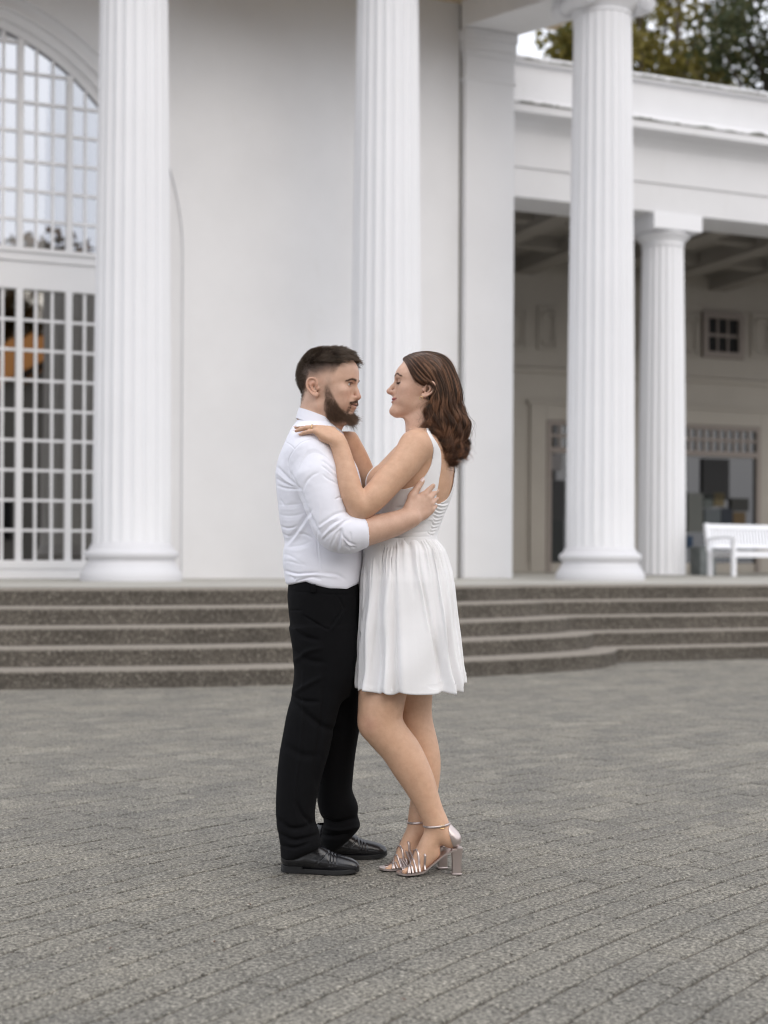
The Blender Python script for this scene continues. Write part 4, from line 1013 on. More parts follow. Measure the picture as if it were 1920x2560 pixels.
C = blend(C, inh*(x > .055)*(ay > .011)*(ay < .056)*np.exp(-((z-bzm)/.0034)**2), (.09, .06, .045), .62)
C = C*(1+.06*nz)[:, None]
paint(man, C)
def headpt(p): return Vector(V3(hoM)+V3(p) @ Rm)
for s_ in (1, -1):
    e = MB().lathe([(.0002, -er)]+[(er*math.sin(a), -er*math.cos(a)) for a in np.linspace(.15, math.pi-.15, 14)]+[(.0002, er)], 18)
    eo = mesh_obj('eye', [Vector(v)+headpt((ex, s_*ey, ez)) for v in e.v], e.f, m_eye, man, True)
    gd = (Rm.T @ V3((.97, .12 if s_ > 0 else .12, -.02))); gd /= np.linalg.norm(gd)
    q = Vector(gd).to_track_quat('Z', 'Y').to_matrix().to_4x4()
    ir = MB().lathe([(er*math.sin(a)+.0001, er*math.cos(a)+.0004) for a in np.linspace(.50, .01, 6)], 18, Matrix.Translation(headpt((ex, s_*ey, ez))) @ q)
    mesh_obj('iris', ir.v, ir.f, m_iris, eo, True)
nails(tipsM, man, [0, 4], 1.0)

# hair: thousands of short strands rooted on the scalp
me_v, me_n = Vh, vnormals(Vh, Fh)
Qh = (Vh-V3(hoM)) @ Rm.T; Nh = me_n @ Rm.T
def scatter(mask, n, rs):
    idx = np.where(mask)[0]; idx = idx[rs.randint(len(idx), size=n)]
    return Qh[idx]+rs.normal(size=(n, 3))*.0009, Nh[idx]
rs = np.random.RandomState(3)
x, y, z = Qh.T; ay = abs(y); skull = (ay < .0795) | (z > .045)
def inset(v): return v
topm = skull & (z > .080+.02*sst(-x, .02, .09)) & (x < .098) & ~((x > .078) & (z < .090))
P0, N0 = scatter(topm, 9000, rs); K = 6
side = np.sign(P0[:, 1])
clump = 1.5*vnoise(P0, 62, 5, 1); clump2 = 1.5*vnoise(P0, 62, 8, 1)
fwd = np.stack([.75+.5*clump, .45*clump2, .25+.6*clump], 1)
fr = sst(P0[:, 0], -.02, .085)
ln = (.013+.010*fr+.004*rs.rand(len(P0)))
T = np.linspace(0, 1, K)[None, :, None]
d0 = N0*(1.0-.25*fr)[:, None]+fwd*(.35+.55*fr)[:, None]; d0 /= np.linalg.norm(d0, axis=1)[:, None]
bend = np.stack([.5+.3*fr+.5*clump2, .5*clump, -.55-.45*fr*(P0[:, 0] > .05)], 1)+rs.normal(size=P0.shape)*.18
S_ = P0[:, None]-N0[:, None]*.001+d0[:, None]*T*ln[:, None, None]+bend[:, None]*(T**2)*(ln*.55)[:, None, None]
lt_ = vnoise(P0, 95, 12, 1)+.25*rs.normal(size=len(P0)) > .12
hairM = strands('hair', S_[~lt_] @ Rm+V3(hoM), .00042, .00012, m_hm, man); strands('hair', S_[lt_] @ Rm+V3(hoM), .00042, .00012, m_hm2, man)
sidem = skull & (z > .018+.020*sst(x, -.02, .05)) & (z <= .095) & (x < .060+.38*(z-.033))
sidem |= (x < -.026) & (z > .014-.075*sst(-x, .028, .075)) & (ay < .08)
P0, N0 = scatter(sidem, 11000, rs); hgt = sst(P0[:, 2], .030, .085); bk = sst(-P0[:, 0], .025, .07)*sst(P0[:, 2], -.06, .04)
keep = rs.rand(len(P0)) < (.16+.84*np.maximum(hgt, bk*.9)); P0, N0, hgt, bk = P0[keep], N0[keep], hgt[keep], bk[keep]
ln = .0022+.0085*np.maximum(hgt**1.4, bk)+.002*rs.rand(len(P0))
d0 = N0+np.stack([.15-.3*bk, 0*bk, -.45+0*bk], 1)+rs.normal(size=P0.shape)*.22; d0 /= np.linalg.norm(d0, axis=1)[:, None]
T4 = np.linspace(0, 1, 4)[None, :, None]
S_ = P0[:, None]-N0[:, None]*.0008+d0[:, None]*T4*ln[:, None, None]
strands('side_hair', S_ @ Rm+V3(hoM), .00034, .00012, m_hm, man)
# beard and moustache
bw = beard_in(x, ay, z, vnoise(Qh, 60, 3))
jawm = bw > .02; wsel = bw
P0, N0 = scatter(jawm, 13000, rs); b0 = beard_in(P0[:, 0], abs(P0[:, 1]), P0[:, 2], 0*P0[:, 0]); keep = rs.rand(len(P0)) < .62*(.06+.94*b0**1.6)*(.12+.88*sst(-P0[:, 2], .0, .07)); P0, N0 = P0[keep], N0[keep]
cf = sst(P0[:, 0], .02, .085)*sst(-P0[:, 2], .07, .105)
ln = .0028+.004*sst(-P0[:, 2], .0, .07)+.0125*cf+.003*rs.rand(len(P0))
d0 = N0*(.55+.1*cf)[:, None]+np.stack([.30+.25*cf, 0*cf, -.75+0*cf], 1)+rs.normal(size=P0.shape)*.25; d0 /= np.linalg.norm(d0, axis=1)[:, None]
T5 = np.linspace(0, 1, 5)[None, :, None]
cl = np.stack([vnoise(P0, 90, 3, 1), vnoise(P0, 90, 4, 1), vnoise(P0, 90, 6, 1)], 1)
S_ = P0[:, None]-N0[:, None]*.0008+d0[:, None]*T5*ln[:, None, None]+(cl*.6+rs.normal(size=P0.shape)*.45)[:, None]*(T5**2)*(ln*.8)[:, None, None]
strands('beard', S_ @ Rm+V3(hoM), .00036, .00012, m_bd, man)
mm = (x > .066) & (ay < .036) & (abs(z+.0455+.26*ay) < .0038) & (ay > .002)
P0, N0 = scatter(mm, 560, rs); d0 = N0*.4+np.stack([0*P0[:, 0], np.sign(P0[:, 1])*.6, -.7+0*P0[:, 0]], 1)+rs.normal(size=P0.shape)*.2; d0 /= np.linalg.norm(d0, axis=1)[:, None]
S_ = P0[:, None]+d0[:, None]*T4*(.0042+.0015*rs.rand(len(P0)))[:, None, None]
strands('moustache', S_ @ Rm+V3(hoM), .00032, .00012, m_bd, man)
bz = .0265
bzm = .0225+.0045*np.sin(np.clip((ay-.010)/.030, 0, 1.3)*1.9)-.28*np.maximum(ay-.032, 0)
bm = (x > .055) & (ay > .012) & (ay < .055) & (abs(z-bzm) < .0031-.03*np.maximum(ay-.04, 0))
P0, N0 = scatter(bm, 400, rs); d0 = N0*.3+np.stack([-.2+0*P0[:, 0], np.sign(P0[:, 1])*.8, .15+0*P0[:, 0]], 1)+rs.normal(size=P0.shape)*.15; d0 /= np.linalg.norm(d0, axis=1)[:, None]
strands('eyebrows', (P0[:, None]+d0[:, None]*T4*.0055) @ Rm+V3(hoM), .00022, .0001, m_hm, man)

# ------------------------------------------------------------------ shirt
SH = Solid(); SH.loft(rows_px(torsoM), .02, p=2.25)
SH.cone(at(783, 1134, 4.788), at(795, 1190, 4.765), .066, .074, .045)
SH.path([at(795, 1190, 4.765), at(808, 1243, 4.745), at(824, 1296, 4.735), at(842, 1326, 4.73), at(868, 1334, 4.73), at(897, 1333, 4.735)], [.075, .068, .063, .062, .058, .053], .02, kin=.012)
SH.cone(at(842, 1342, 4.73), at(872, 1350, 4.73), .045, .040, .02)
SH.cone(at(795, 1136, 5.10), at(800, 1190, 5.12), .064, .068, .045)
SH.path([at(800, 1190, 5.12), at(850, 1250, 5.14), at(900, 1322, 5.14)], [.068, .060, .056], .02, kin=.012)
SH.path([at(799, 1052, 4.94), at(796, 1076, 4.94)], [.058, .080], .03, n=1)
SH.cone(at(893, 1333, 4.735), at(925, 1329, 4.745), .0485, .0485, .002, 's')
SH.cone(at(907, 1326, 5.14), at(930, 1328, 5.15), .050, .050, .002, 's')
SH.path([at(806, 1010, 4.935), at(799, 1036, 4.94)], [.062, .060], .004, 's')
hx_ = [-1, -.36, -.325, -.262, -.232, -.18, -.126, -.09, -.05, 1]
hz_ = [at(720, v, 4.94).z for v in (1462, 1462, 1462, 1453, 1461, 1470, 1472, 1459, 1459, 1459)]
SH.put(lambda x, y, z: np.interp(x, hx_, hz_)-z+0*y, (-1, 0, 0), (1, 9, 1), .012, 'cut')
V, Fq = SH.mesh((-.41, 4.62, at(720, 1482, 4.94).z), (.02, 5.24, at(720, 1030, 4.94).z), .0028)
V = relax(V, Fq, 2); Nn = vnormals(V, Fq)
c8 = lambda L: [(680+a/5.53, 1080+b/5.53) for a, b in L]
v_, r_ = -.0046, .0027
folds = [  # valleys
    (c8([(70, 480), (180, 590), (290, 700), (380, 790)]), 3.2, v_), (c8([(55, 640), (150, 700), (260, 740), (370, 785)]), 2.8, v_*.9),
    (c8([(70, 740), (170, 775), (300, 790), (390, 800)]), 2.6, v_*.8), (c8([(260, 560), (300, 640), (345, 720), (385, 800)]), 2.4, v_*.9),
    (c8([(375, 770), (430, 930), (500, 1110), (580, 1260), (650, 1380)]), 4.0, -.009),
    (c8([(90, 1000), (200, 1010), (330, 1000), (440, 985)]), 2.6, v_*.35*.8), (c8([(110, 1140), (220, 1160), (340, 1150), (480, 1110)]), 3.0, v_*.35),
    (c8([(520, 1100), (420, 1250), (300, 1420), (200, 1530)]), 5.5, v_*1.2), (c8([(125, 1300), (200, 1330), (290, 1320), (340, 1290)]), 2.8, v_*.9),
    (c8([(150, 1400), (210, 1440), (260, 1430)]), 2.8, v_*.8), (c8([(190, 1590), (300, 1580), (420, 1560), (560, 1500)]), 3.0, v_*.35*.7),
    (c8([(150, 1690), (230, 1700), (330, 1760), (450, 1830)]), 3.0, v_*.35*.8), (c8([(150, 1790), (240, 1790), (350, 1820), (450, 1840)]), 2.5, v_*.35*.8),
    (c8([(180, 1920), (330, 1955), (480, 1950), (640, 1945)]), 2.6, v_*1.3), (c8([(720, 1950), (850, 1960), (940, 1990), (1020, 2040)]), 4, v_*.7),
    (c8([(250, 1990), (300, 2020), (310, 2060)]), 2.2, v_), (c8([(320, 2075), (450, 2030), (560, 2010), (680, 2040)]), 2.6, v_*.8),
    (c8([(370, 1400), (470, 1420), (560, 1470)]), 3.2, v_*.6), (c8([(120, 930), (160, 1010)]), 2.5, v_*.6),
    (c8([(900, 560), (830, 500), (760, 440), (700, 400)]), 2.6, v_*.8), (c8([(930, 640), (840, 590), (760, 520), (690, 470)]), 2.8, v_*.9), (c8([(950, 730), (860, 690), (760, 640), (700, 590)]), 2.5, v_*.6),
    (c8([(1010, 910), (940, 900), (880, 930)]), 2.2, v_*.8), (c8([(430, 800), (480, 680), (560, 600), (640, 560)]), 3.2, v_*.6),
    (c8([(650, 1290), (740, 1230), (850, 1150), (1000, 1100), (1090, 1090)]), 3.6, v_*.9), (c8([(700, 1400), (780, 1310), (860, 1250), (940, 1220)]), 3.0, v_),
    (c8([(720, 1480), (800, 1400), (900, 1330), (1000, 1240), (1100, 1190)]), 2.8, v_*1.1), (c8([(800, 1580), (850, 1480), (900, 1400), (950, 1340)]), 3.0, v_*1.1),
    (c8([(900, 1640), (920, 1520), (945, 1420), (955, 1350)]), 4.2, -.009), (c8([(1150, 1560), (1060, 1520), (1000, 1460), (965, 1400)]), 2.6, v_),
    (c8([(1080, 1620), (1030, 1570), (990, 1500)]), 2.4, v_), (c8([(1160, 1600), (1080, 1590), (1010, 1580)]), 2.2, v_*.7), (c8([(1100, 1510), (1090, 1440), (1080, 1380)]), 2.2, v_*.6),
    # ridges
    (c8([(60, 560), (180, 660), (320, 770)]), 3, r_), (c8([(100, 1060), (250, 1075), (430, 1050)]), 4, r_*.3), (c8([(120, 1210), (250, 1230), (400, 1200)]), 4, r_*.3),
    (c8([(560, 1110), (450, 1290), (330, 1450), (215, 1600)]), 5, r_*1.3), (c8([(150, 1740), (300, 1760), (420, 1800)]), 3.5, r_*.3), (c8([(150, 1620), (350, 1640), (500, 1600)]), 4.5, r_*.5*.8),
    (c8([(640, 1350), (650, 1270), (650, 1150), (660, 1000)]), 4, r_*.7), (c8([(690, 1470), (760, 1390), (880, 1290), (980, 1230)]), 2.8, r_*1.1), (c8([(660, 1330), (760, 1250), (900, 1180)]), 3, r_),
    (c8([(790, 1600), (830, 1500), (880, 1410)]), 3, r_*1.2), (c8([(960, 1600), (960, 1500), (965, 1400)]), 2.4, r_*1.2), (c8([(1120, 1600), (1050, 1550), (1000, 1490)]), 2.2, r_), (c8([(870, 620), (780, 560), (720, 500)]), 3, r_*.7),
    (c8([(200, 1960), (330, 1990), (560, 1975), (700, 1985), (900, 2010)]), 3.4, r_*1.2), 
    # stitched seams: armhole, yoke and side
    (c8([(315, 235), (250, 330), (225, 430), (245, 560), (300, 690), (370, 790)]), 1.2, -.0022), (c8([(315, 235), (400, 150), (520, 105), (660, 95), (780, 150), (850, 260)]), 1.2, -.0022),
    (c8([(180, 135), (250, 175), (315, 235)]), 1.2, -.0022), (c8([(625, 1370), (630, 1600), (650, 1780), (680, 1890)]), 1.2, -.0022), (c8([(645, 1370), (652, 1600), (672, 1780), (700, 1890)]), 1.3, .0016)]
V = fold(V, Nn, folds); V = V+Nn*(.0026*vnoise(V*np.array((1, 1, 1.5)), 13, 4, 3))[:, None]
V[:, 1] = np.maximum(V[:, 1], 4.645)
shirt = mesh_obj('shirt', V, Fq, m_shirt, man, True)
# collar: stand and turned-down leaf
def collar():
    mb = MB(); n = 64; rings_ = []
    c0 = at(797, 1051, 4.94)
    V = []
    for i in range(n+1):
        a = math.radians(-158+316*i/n)+math.pi          # opening faces forward (+x)
        ca, sa = math.cos(a), math.sin(a)
        for rr, dz, tilt in ((.0655, .000, 1), (.0665, .004, 1), (.0705, .0035, 1), (.0755, -.016, 1), (.0800, -.0345, 1), (.0790, -.0350, 1), (.0735, -.016, 1)):
            fw = ca
            R_ = rr*(1.0+.07*abs(sa)); tip = max(0, ca-.55)*.055 if dz < -.03 else 0
            V.append((c0.x+.001+R_*ca*1.0+tip*.5, c0.y+R_*sa*.96, c0.z+.012-.33*R_*ca*1.15+dz*(1.0+.1*abs(sa))-tip*.75))
    m_ = 7
    mb.add(V, [(i*m_+j, (i+1)*m_+j, (i+1)*m_+(j+1) % m_, i*m_+(j+1) % m_) for i in range(n) for j in range(m_)]+[tuple(range(m_)), tuple(reversed(range(n*m_, n*m_+m_)))])
    o = mesh_obj('collar', mb.v, mb.f, m_shirt, shirt, True); autosmooth(o, 50)
collar()
# ------------------------------------------------------------------ trousers
TR = Solid(); TR.loft(rows_px(hipsM), .02, p=2.3)
z3 = lambda a, b: (660+a*.3255, 1680+b*.3255)
def legrows(R, Y):
    out = []
    for (yy, a, b), (Yc, hb) in zip(R, Y):
        L_, R_ = z3(a, yy), z3(b, yy); out.append((L_[1], L_[0], R_[0], Yc, hb))
    return rows_px(out)
TR.loft(legrows([(-330, 205, 690), (-120, 238, 690), (0, 238, 665), (180, 210, 610), (330, 172, 562), (620, 119, 500), (800, 101, 440), (1000, 91, 400), (1120, 93, 388), (1210, 103, 420), (1300, 124, 446), (1345, 124, 450), (1395, 128, 330), (1412, 130, 230)],
                [(4.88, .10), (4.87, .095), (4.865, .092), (4.86, .090), (4.855, .088), (4.845, .086), (4.84, .084), (4.835, .084), (4.83, .083), (4.83, .086), (4.825, .088), (4.825, .088), (4.82, .082), (4.82, .07)]), .025, p=2.2)
TR.loft(legrows([(-330, 300, 735), (0, 330, 733), (430, 370, 735), (620, 380, 702), (800, 398, 684), (910, 405, 673), (1030, 416, 728), (1085, 430, 722), (1115, 440, 712), (1150, 470, 748), (1195, 452, 742), (1260, 432, 672), (1300, 440, 640), (1342, 470, 570)],
                [(4.99, .10), (5.0, .095), (5.01, .09), (5.02, .088), (5.03, .085), (5.035, .083), (5.04, .083), (5.045, .083), (5.05, .083), (5.055, .088), (5.055, .088), (5.06, .085), (5.06, .08), (5.06, .07)]), .02, p=2.2)
V, Fq = TR.mesh((-.42, 4.68, .03), (-.02, 5.18, at(720, 1448, 4.94).z), .0034)
V = relax(V, Fq, 2); Nn = vnormals(V, Fq)
zz = lambda L: [z3(a, b) for a, b in L]; c2_ = lambda L: [(660+a*.3255, 1200+b*.3255) for a, b in L]
V = fold(V, Nn, [(zz([(110, 1130), (200, 1200), (320, 1190), (410, 1140)]), 6, -.010), (zz([(120, 1240), (220, 1290), (340, 1270), (430, 1240)]), 5, -.011), (zz([(130, 1330), (240, 1350), (350, 1310)]), 4, -.008),
    (zz([(250, 1000), (300, 1100), (400, 1180)]), 6, -.008), (zz([(440, 1120), (560, 1160), (700, 1120)]), 5, -.012), (zz([(450, 1190), (560, 1215), (720, 1190)]), 4, .008), (zz([(435, 1250), (560, 1260), (660, 1240)]), 5, -.010),
    (zz([(190, 200), (330, 330), (480, 430), (620, 450)]), 8, -.009), (zz([(240, 160), (330, 100), (440, 40)]), 6, .007), (zz([(210, 180), (300, 220), (420, 230)]), 5, -.008), (zz([(160, 560), (300, 640), (420, 640)]), 9, -.006), (zz([(470, 0), (460, 300), (400, 700), (400, 880)]), 7, -.006),
    (zz([(300, 0), (290, 500), (240, 900), (250, 1150)]), 4, .0045), (c2_([(215, 1130), (300, 1200), (420, 1230)]), 6, -.008), (c2_([(235, 1300), (330, 1380), (460, 1400)]), 7, -.007), (c2_([(230, 1400), (330, 1320), (450, 1290)]), 6, .006),
    (c2_([(545, 870), (590, 930), (612, 990), (560, 1060), (500, 1150)]), 3.0, -.004), (c2_([(300, 1040), (400, 1100), (495, 1150)]), 3, -.006), (c2_([(190, 1000), (290, 1003)]), 1.6, -.005), (c2_([(200, 850), (400, 870), (560, 880), (720, 880)]), 1.5, -.003), (c2_([(610, 1000), (560, 1090), (510, 1160)]), 3, .006)])
V = V+Nn*(.0022*vnoise(V, 11, 9, 3))[:, None]
trous = mesh_obj('trousers', V, Fq, m_trous, man, True)
bl_ = MB()
p0, p1 = at(660+378*.3255, 1200+800*.3255, 4.773), at(660+378*.3255, 1200+862*.3255, 4.768)
bl_.box((p0.x-.008, p0.y-.004, p1.z), (p0.x+.008, p0.y+.01, p0.z)); mesh_obj('belt_loop', bl_.v, bl_.f, m_trous, trous)

# ------------------------------------------------------------------ shoes
def dress_shoe(toe, heel, yaw_extra, label=None):
    """lace-up leather shoe, local x from heel to toe"""
    heel, toe = Vector(heel), Vector(toe); d = (toe-heel); d.z = 0; Ln = d.length; d.normalize(); lft = Vector((-d.y, d.x, 0)); k = Ln/.300
    S = Solid(); S.frame(heel, d, lft, Vector((0, 0, 1)))
    q = lambda a, b, c: (a*k, b*k, c*k)
    S.path([q(.040, 0, .044), q(.09, 0, .046), q(.15, .003, .043), (.205*k, .004*k, .036*k), (.250*k, 0, .030*k), (.278*k, -.002*k, .027*k)], [.034*k, .033*k, .036*k, .034*k, .028*k, .020*k], .02, n=3, kin=.01)
    S.path([q(.034, 0, .05), q(.040, 0, .085), q(.046, 0, .120)], [.031*k, .031*k, .031*k], .015); S.path([q(.10, 0, .080), q(.145, .002, .070), q(.185, .003, .050)], [.030*k, .026*k, .024*k], .02, n=3, kin=.012)
    S.put(lambda x, y, z: .018*k-z+0*x+0*y, (-1, -1, -1), (1, 1, 1), .004, 'cut') if False else None
    V, Fq = S.mesh(heel+Vector((-.12, -.12, .012)) + Vector((min(d.x*Ln, 0), min(d.y*Ln, 0), 0)), heel+Vector((max(d.x*Ln, 0)+.10, max(d.y*Ln, 0)+.12, .135*k)), .0028)
    V = relax(V, Fq, 2); Nn = vnormals(V, Fq); loc = (V-V3(heel)) @ np.array([V3(d), V3(lft), (0, 0, 1.)]).T
    lx, ly, lz = loc.T; dd = 0*lx
    for c_, w_, h_ in ((.188, .0035, -.0028), (.200, .003, -.0022), (.212, .003, -.0018)): dd += h_*np.exp(-((lx/k-c_-.12*np.abs(ly)/k)/w_)**2)*(lz > .03*k)
    dd += -.0018*np.exp(-((lx/k-.158+.9*np.maximum(.078-lz/k, 0)-.02)/.0022)**2)*(lz > .03*k)*(lz < .085*k)      # quarter seam
    V = V+Nn*dd[:, None]
    sh = mesh_obj('shoe', V, Fq, m_leather, man, True)
    # welted sole with a stacked heel
    n = 72; out = []
    for i in range(n):
        t = i/n*2*math.pi; c_, s_ = math.cos(t), math.sin(t)
        xx = .150+.147*c_; w_ = np.interp(xx, [0, .02, .07, .12, .2, .24, .28, .298], [.016, .031, .034, .033, .043, .040, .025, .010]); yy = (w_*(1 if s_ > 0 else -1))*min(1, abs(s_)*2.4)**.7 + .004*math.sin(xx*10)
        out.append((xx*k, yy*k))
    mb = MB(); V = []
    spring = lambda x: .010*max(0, (x/k-.20)/.1)**2*k
    lay = [(1.0, .0), (1.015, .002), (1.02, .014), (1.01, .0165)]
    for sc_, zz_ in lay: V += [heel+d*((x-.146*k)*sc_+.146*k)+lft*(y*sc_)+Vector((0, 0, (zz_*k+spring(x)*(1)) if zz_ > 0 else (.010*k*(0 if x < .085*k else 1)*min(1, (x/k-.085)/.01)*.0+spring(x)))) for x, y in out]
    Fs = [(a*n+i, a*n+(i+1) % n, (a+1)*n+(i+1) % n, (a+1)*n+i) for a in range(3) for i in range(n)]+[tuple(range(n-1, -1, -1)), tuple(range(3*n, 4*n))]
    so = mesh_obj('sole', [tuple(v) for v in V], Fs, m_rub, sh); 
    hl = MB(); hp = [(x, y) for x, y in out if x < .088*k]; hp.sort(key=lambda p: math.atan2(p[1], p[0]-.05*k))
    nh = len(hp); V = []
    for sc_, zz_ in ((1.0, 0), (1.02, .001), (1.03, .0245), (1.0, .0255)): V += [heel+d*((x-.05*k)*sc_+.05*k)+lft*(y*sc_)+Vector((0, 0, zz_*k)) for x, y in hp]
    hl.add(V, [(a*nh+i, a*nh+(i+1) % nh, (a+1)*nh+(i+1) % nh, (a+1)*nh+i) for a in range(3) for i in range(nh)]+[tuple(range(nh-1, -1, -1)), tuple(range(3*nh, 4*nh))])
    mesh_obj('heel', hl.v, hl.f, m_rub, sh)
    lc = MB()
    for i in range(4):
        a = .118+.014*i; zz_ = .103-.0085*i
        P = [heel+d*a*k+lft*(b*k)+Vector((0, 0, (zz_-.35*b*b/.02)*k)) for b in (-.020, -.01, 0, .01, .020)]; lc.tube(P, .0016, 6)
        P = [heel+d*(a+.012*(j/4))*k+lft*((-.018+.009*j)*k)+Vector((0, 0, (zz_-.0075*(j/4)+.001)*k)) for j in range(5)]; lc.tube(P, .0016, 6)
    for s_ in (-1, 1): lc.tube([heel+d*.120*k+Vector((0, 0, .106*k)), heel+d*.128*k+lft*s_*.02*k+Vector((0, 0, .113*k)), heel+d*.145*k+lft*s_*.03*k+Vector((0, 0, .100*k)), heel+d*.135*k+lft*s_*.022*k+Vector((0, 0, .094*k))], .0015, 6)
    mesh_obj('laces', lc.v, lc.f, m_rub, sh, True)
def gpt(px, py): D = EYE*FPX/(py-1398); P = at(px, py, D); P.z = 0; return P
hN = gpt(702, 2178); dress_shoe(hN+Vector((.272, -.045, 0)), hN, 0)
hF = gpt(786, 2146); dress_shoe(hF+Vector((.262, .010, 0)), hF+Vector((-.01, -.0, 0)), 0)
# ================================================================== the woman
hoW = at(1059, 980.6, 4.93); WX, WY, WZ = Vector((-1, 0, 0)), Vector((0, -1, 0)), Vector((0, 0, 1))
wom_p = dict(
    cran=((-.002, 0, .041), (.0935, .0715, .087)),
    face=[(-.084, .096, .055, .014), (-.076, .110, .040, .024), (-.062, .111, .022, .034), (-.047, .1065, .006, .043), (-.030, .101, -.004, .050), (-.012, .097, -.010, .056), (.010, .087, -.018, .061), (.034, .0855, -.02, .065), (.046, .0935, -.02, .066), (.060, .0940, -.02, .065), (.075, .0875, -.02, .060), (.090, .074, -.02, .048), (.102, .058, -.02, .030)], pw=2.0,
    cheek=[((.056, .043, .006), (.026, .017, .016)), ((.052, .036, -.028), (.032, .020, .026))],
    jaw=((-.004, .046, -.036), (.088, .016, -.070), .012, .011),
    eye=(.0745, .0300, .0330, .0118), lid=(-.0062, .0016), brow=(.0905, .078, .0500, .0060),
    nose=[((.0915, 0, .040), .0052), ((.1075, 0, .019), .0062), ((.1205, 0, .0030), .0086)], ala=(.0105, .0064),
    lips=[((.088, 0, -.030), (.018, .027, .022), .012), ((.1005, 0, -.0245), (.0105, .0225, .0045), .005), ((.1005, 0, -.0350), (.0112, .0205, .0050), .005)],
    groove=((.1085, 0, -.0298), (.0125, .0200, .0010)), chin=((.1000, 0, -.0660), (.0165, .018, .0145)),
    ear=dict(y0=.0665, s=.87, tilt=.42, out=.34, x0=-.004, z0=.003))
SW = Solid()
torsoW = [(1075, 1022, 1092, 4.93, .075), (1095, 1012, 1112, 4.935, .115), (1115, 990, 1124, 4.94, .135), (1145, 962, 1134, 4.945, .142), (1178, 930, 1137, 4.945, .142), (1205, 918, 1136, 4.945, .140), (1235, 922, 1129, 4.945, .134), (1262, 932, 1119, 4.945, .126), (1290, 942, 1106, 4.945, .118), (1320, 947, 1094, 4.945, .112), (1345, 944, 1088, 4.945, .114), (1375, 938, 1094, 4.945, .122), (1420, 932, 1110, 4.95, .135), (1470, 930, 1114, 4.95, .142), (1530, 926, 1108, 4.95, .145), (1600, 922, 1080, 4.95, .140), (1650, 925, 1055, 4.95, .12)]
def rowsW(shrink=0.):
    return rows_px([(a, b, c, d, e) for a, b, c, d, e in torsoW], shrink)
SW.loft(rowsW(), .02, p=2.15)
SW.ell(at(954, 1204, 4.88), (.050, .048, .050), .03); SW.ell(at(956, 1204, 5.01), (.050, .048, .050), .03)
# neck and shoulders
SW.path([at(1058, 1010, 4.93), at(1054, 1045, 4.93), at(1056, 1085, 4.935)], [.0485, .0475, .056], .03, n=3, kin=.01)
SW.frame(hoW, WX, WY, WZ); head(SW, wom_p); SW.cone((.030, 0, -.070), (.012, 0, -.120), .030, .040, .022); SW.frame()
SW.ell(at(1040, 1112, 4.815), (.054, .050, .050), .03); SW.ell(at(1062, 1110, 5.07), (.05, .05, .048), .03)
z1 = lambda a, b: (660+a*.3255, 820+b*.3255)
def A1(a, b, Y): return at(*z1(a, b), Y)
# left arm (towards us): upper arm, elbow, forearm, wrist
SW.path([A1(1160, 915, 4.81), A1(1075, 1040, 4.785), A1(960, 1170, 4.76), A1(850, 1295, 4.735), A1(760, 1375, 4.725)], [.050, .0485, .0455, .0415, .0365], .022, kin=.012)
SW.path([A1(735, 1385, 4.722), A1(680, 1290, 4.715), A1(648, 1170, 4.72), A1(618, 1040, 4.735), A1(588, 930, 4.745), A1(560, 856, 4.748)], [.0360, .0350, .0325, .0285, .0250, .0235], .018, kin=.012)
SW.ell(A1(705, 1405, 4.722), (.026, .025, .024), .02)
tipsW = hand(SW, A1(568, 864, 4.744), (-.80, .03, .58), (.40, -.66, .66), False, [(46, 6, 3), (46, 7, 3), (47, 7, 3), (48, 7, 3)], .95, (-.02, -.01, .0, .02),
             [(.018, .024, -.006), (.040, .048, -.016), (.062, .066, -.030), (.080, .076, -.044)], fat=1.04)
# right arm (far side)
SW.path([at(1055, 1112, 5.07), at(1000, 1180, 5.10), at(952, 1250, 5.12), at(938, 1268, 5.11)], [.048, .043, .038, .034], .02, kin=.012)
SW.path([at(936, 1266, 5.11), at(922, 1210, 5.07), at(900, 1150, 5.03), at(880, 1108, 5.0), at(871, 1093, 4.99)], [.033, .033, .030, .026, .024], .015, kin=.012)
hand(SW, at(871, 1094, 4.99), (-.70, .30, .45), (.60, .1, .75), True, [(20, 20, 15)]*4, .92, fat=.86)
# legs
def L3(a, b, Y): return at(660+a*.3255, 1680+b*.3255, Y)
SW.path([at(985, 1560, 4.90), L3(940, 0, 4.895), L3(915, 130, 4.885), L3(898, 260, 4.865), L3(893, 370, 4.862), L3(935, 460, 4.86), L3(1045, 590, 4.86), L3(1120, 720, 4.86), L3(1190, 850, 4.86), L3(1245, 980, 4.86), L3(1300, 1110, 4.86), L3(1335, 1180, 4.86)],
        [.070, .072, .0745, .0695, .0650, .0600, .0585, .0555, .0475, .0385, .0330, .0320], .03, n=3, kin=.02)
SW.ell(L3(795, 405, 4.858), (.024, .030, .032), .03)
SW.path([at(1010, 1560, 5.01), L3(1115, 50, 5.0), L3(1120, 180, 4.995), L3(1130, 300, 4.99), L3(1150, 400, 4.985), L3(1195, 540, 4.975), L3(1225, 680, 4.97), L3(1235, 820, 4.965), L3(1225, 960, 4.96), L3(1200, 1080, 4.955), L3(1195, 1150, 4.955)],
        [.070, .072, .070, .062, .058, .0550, .0520, .0445, .0365, .0315, .0300], .03, n=3, kin=.02)
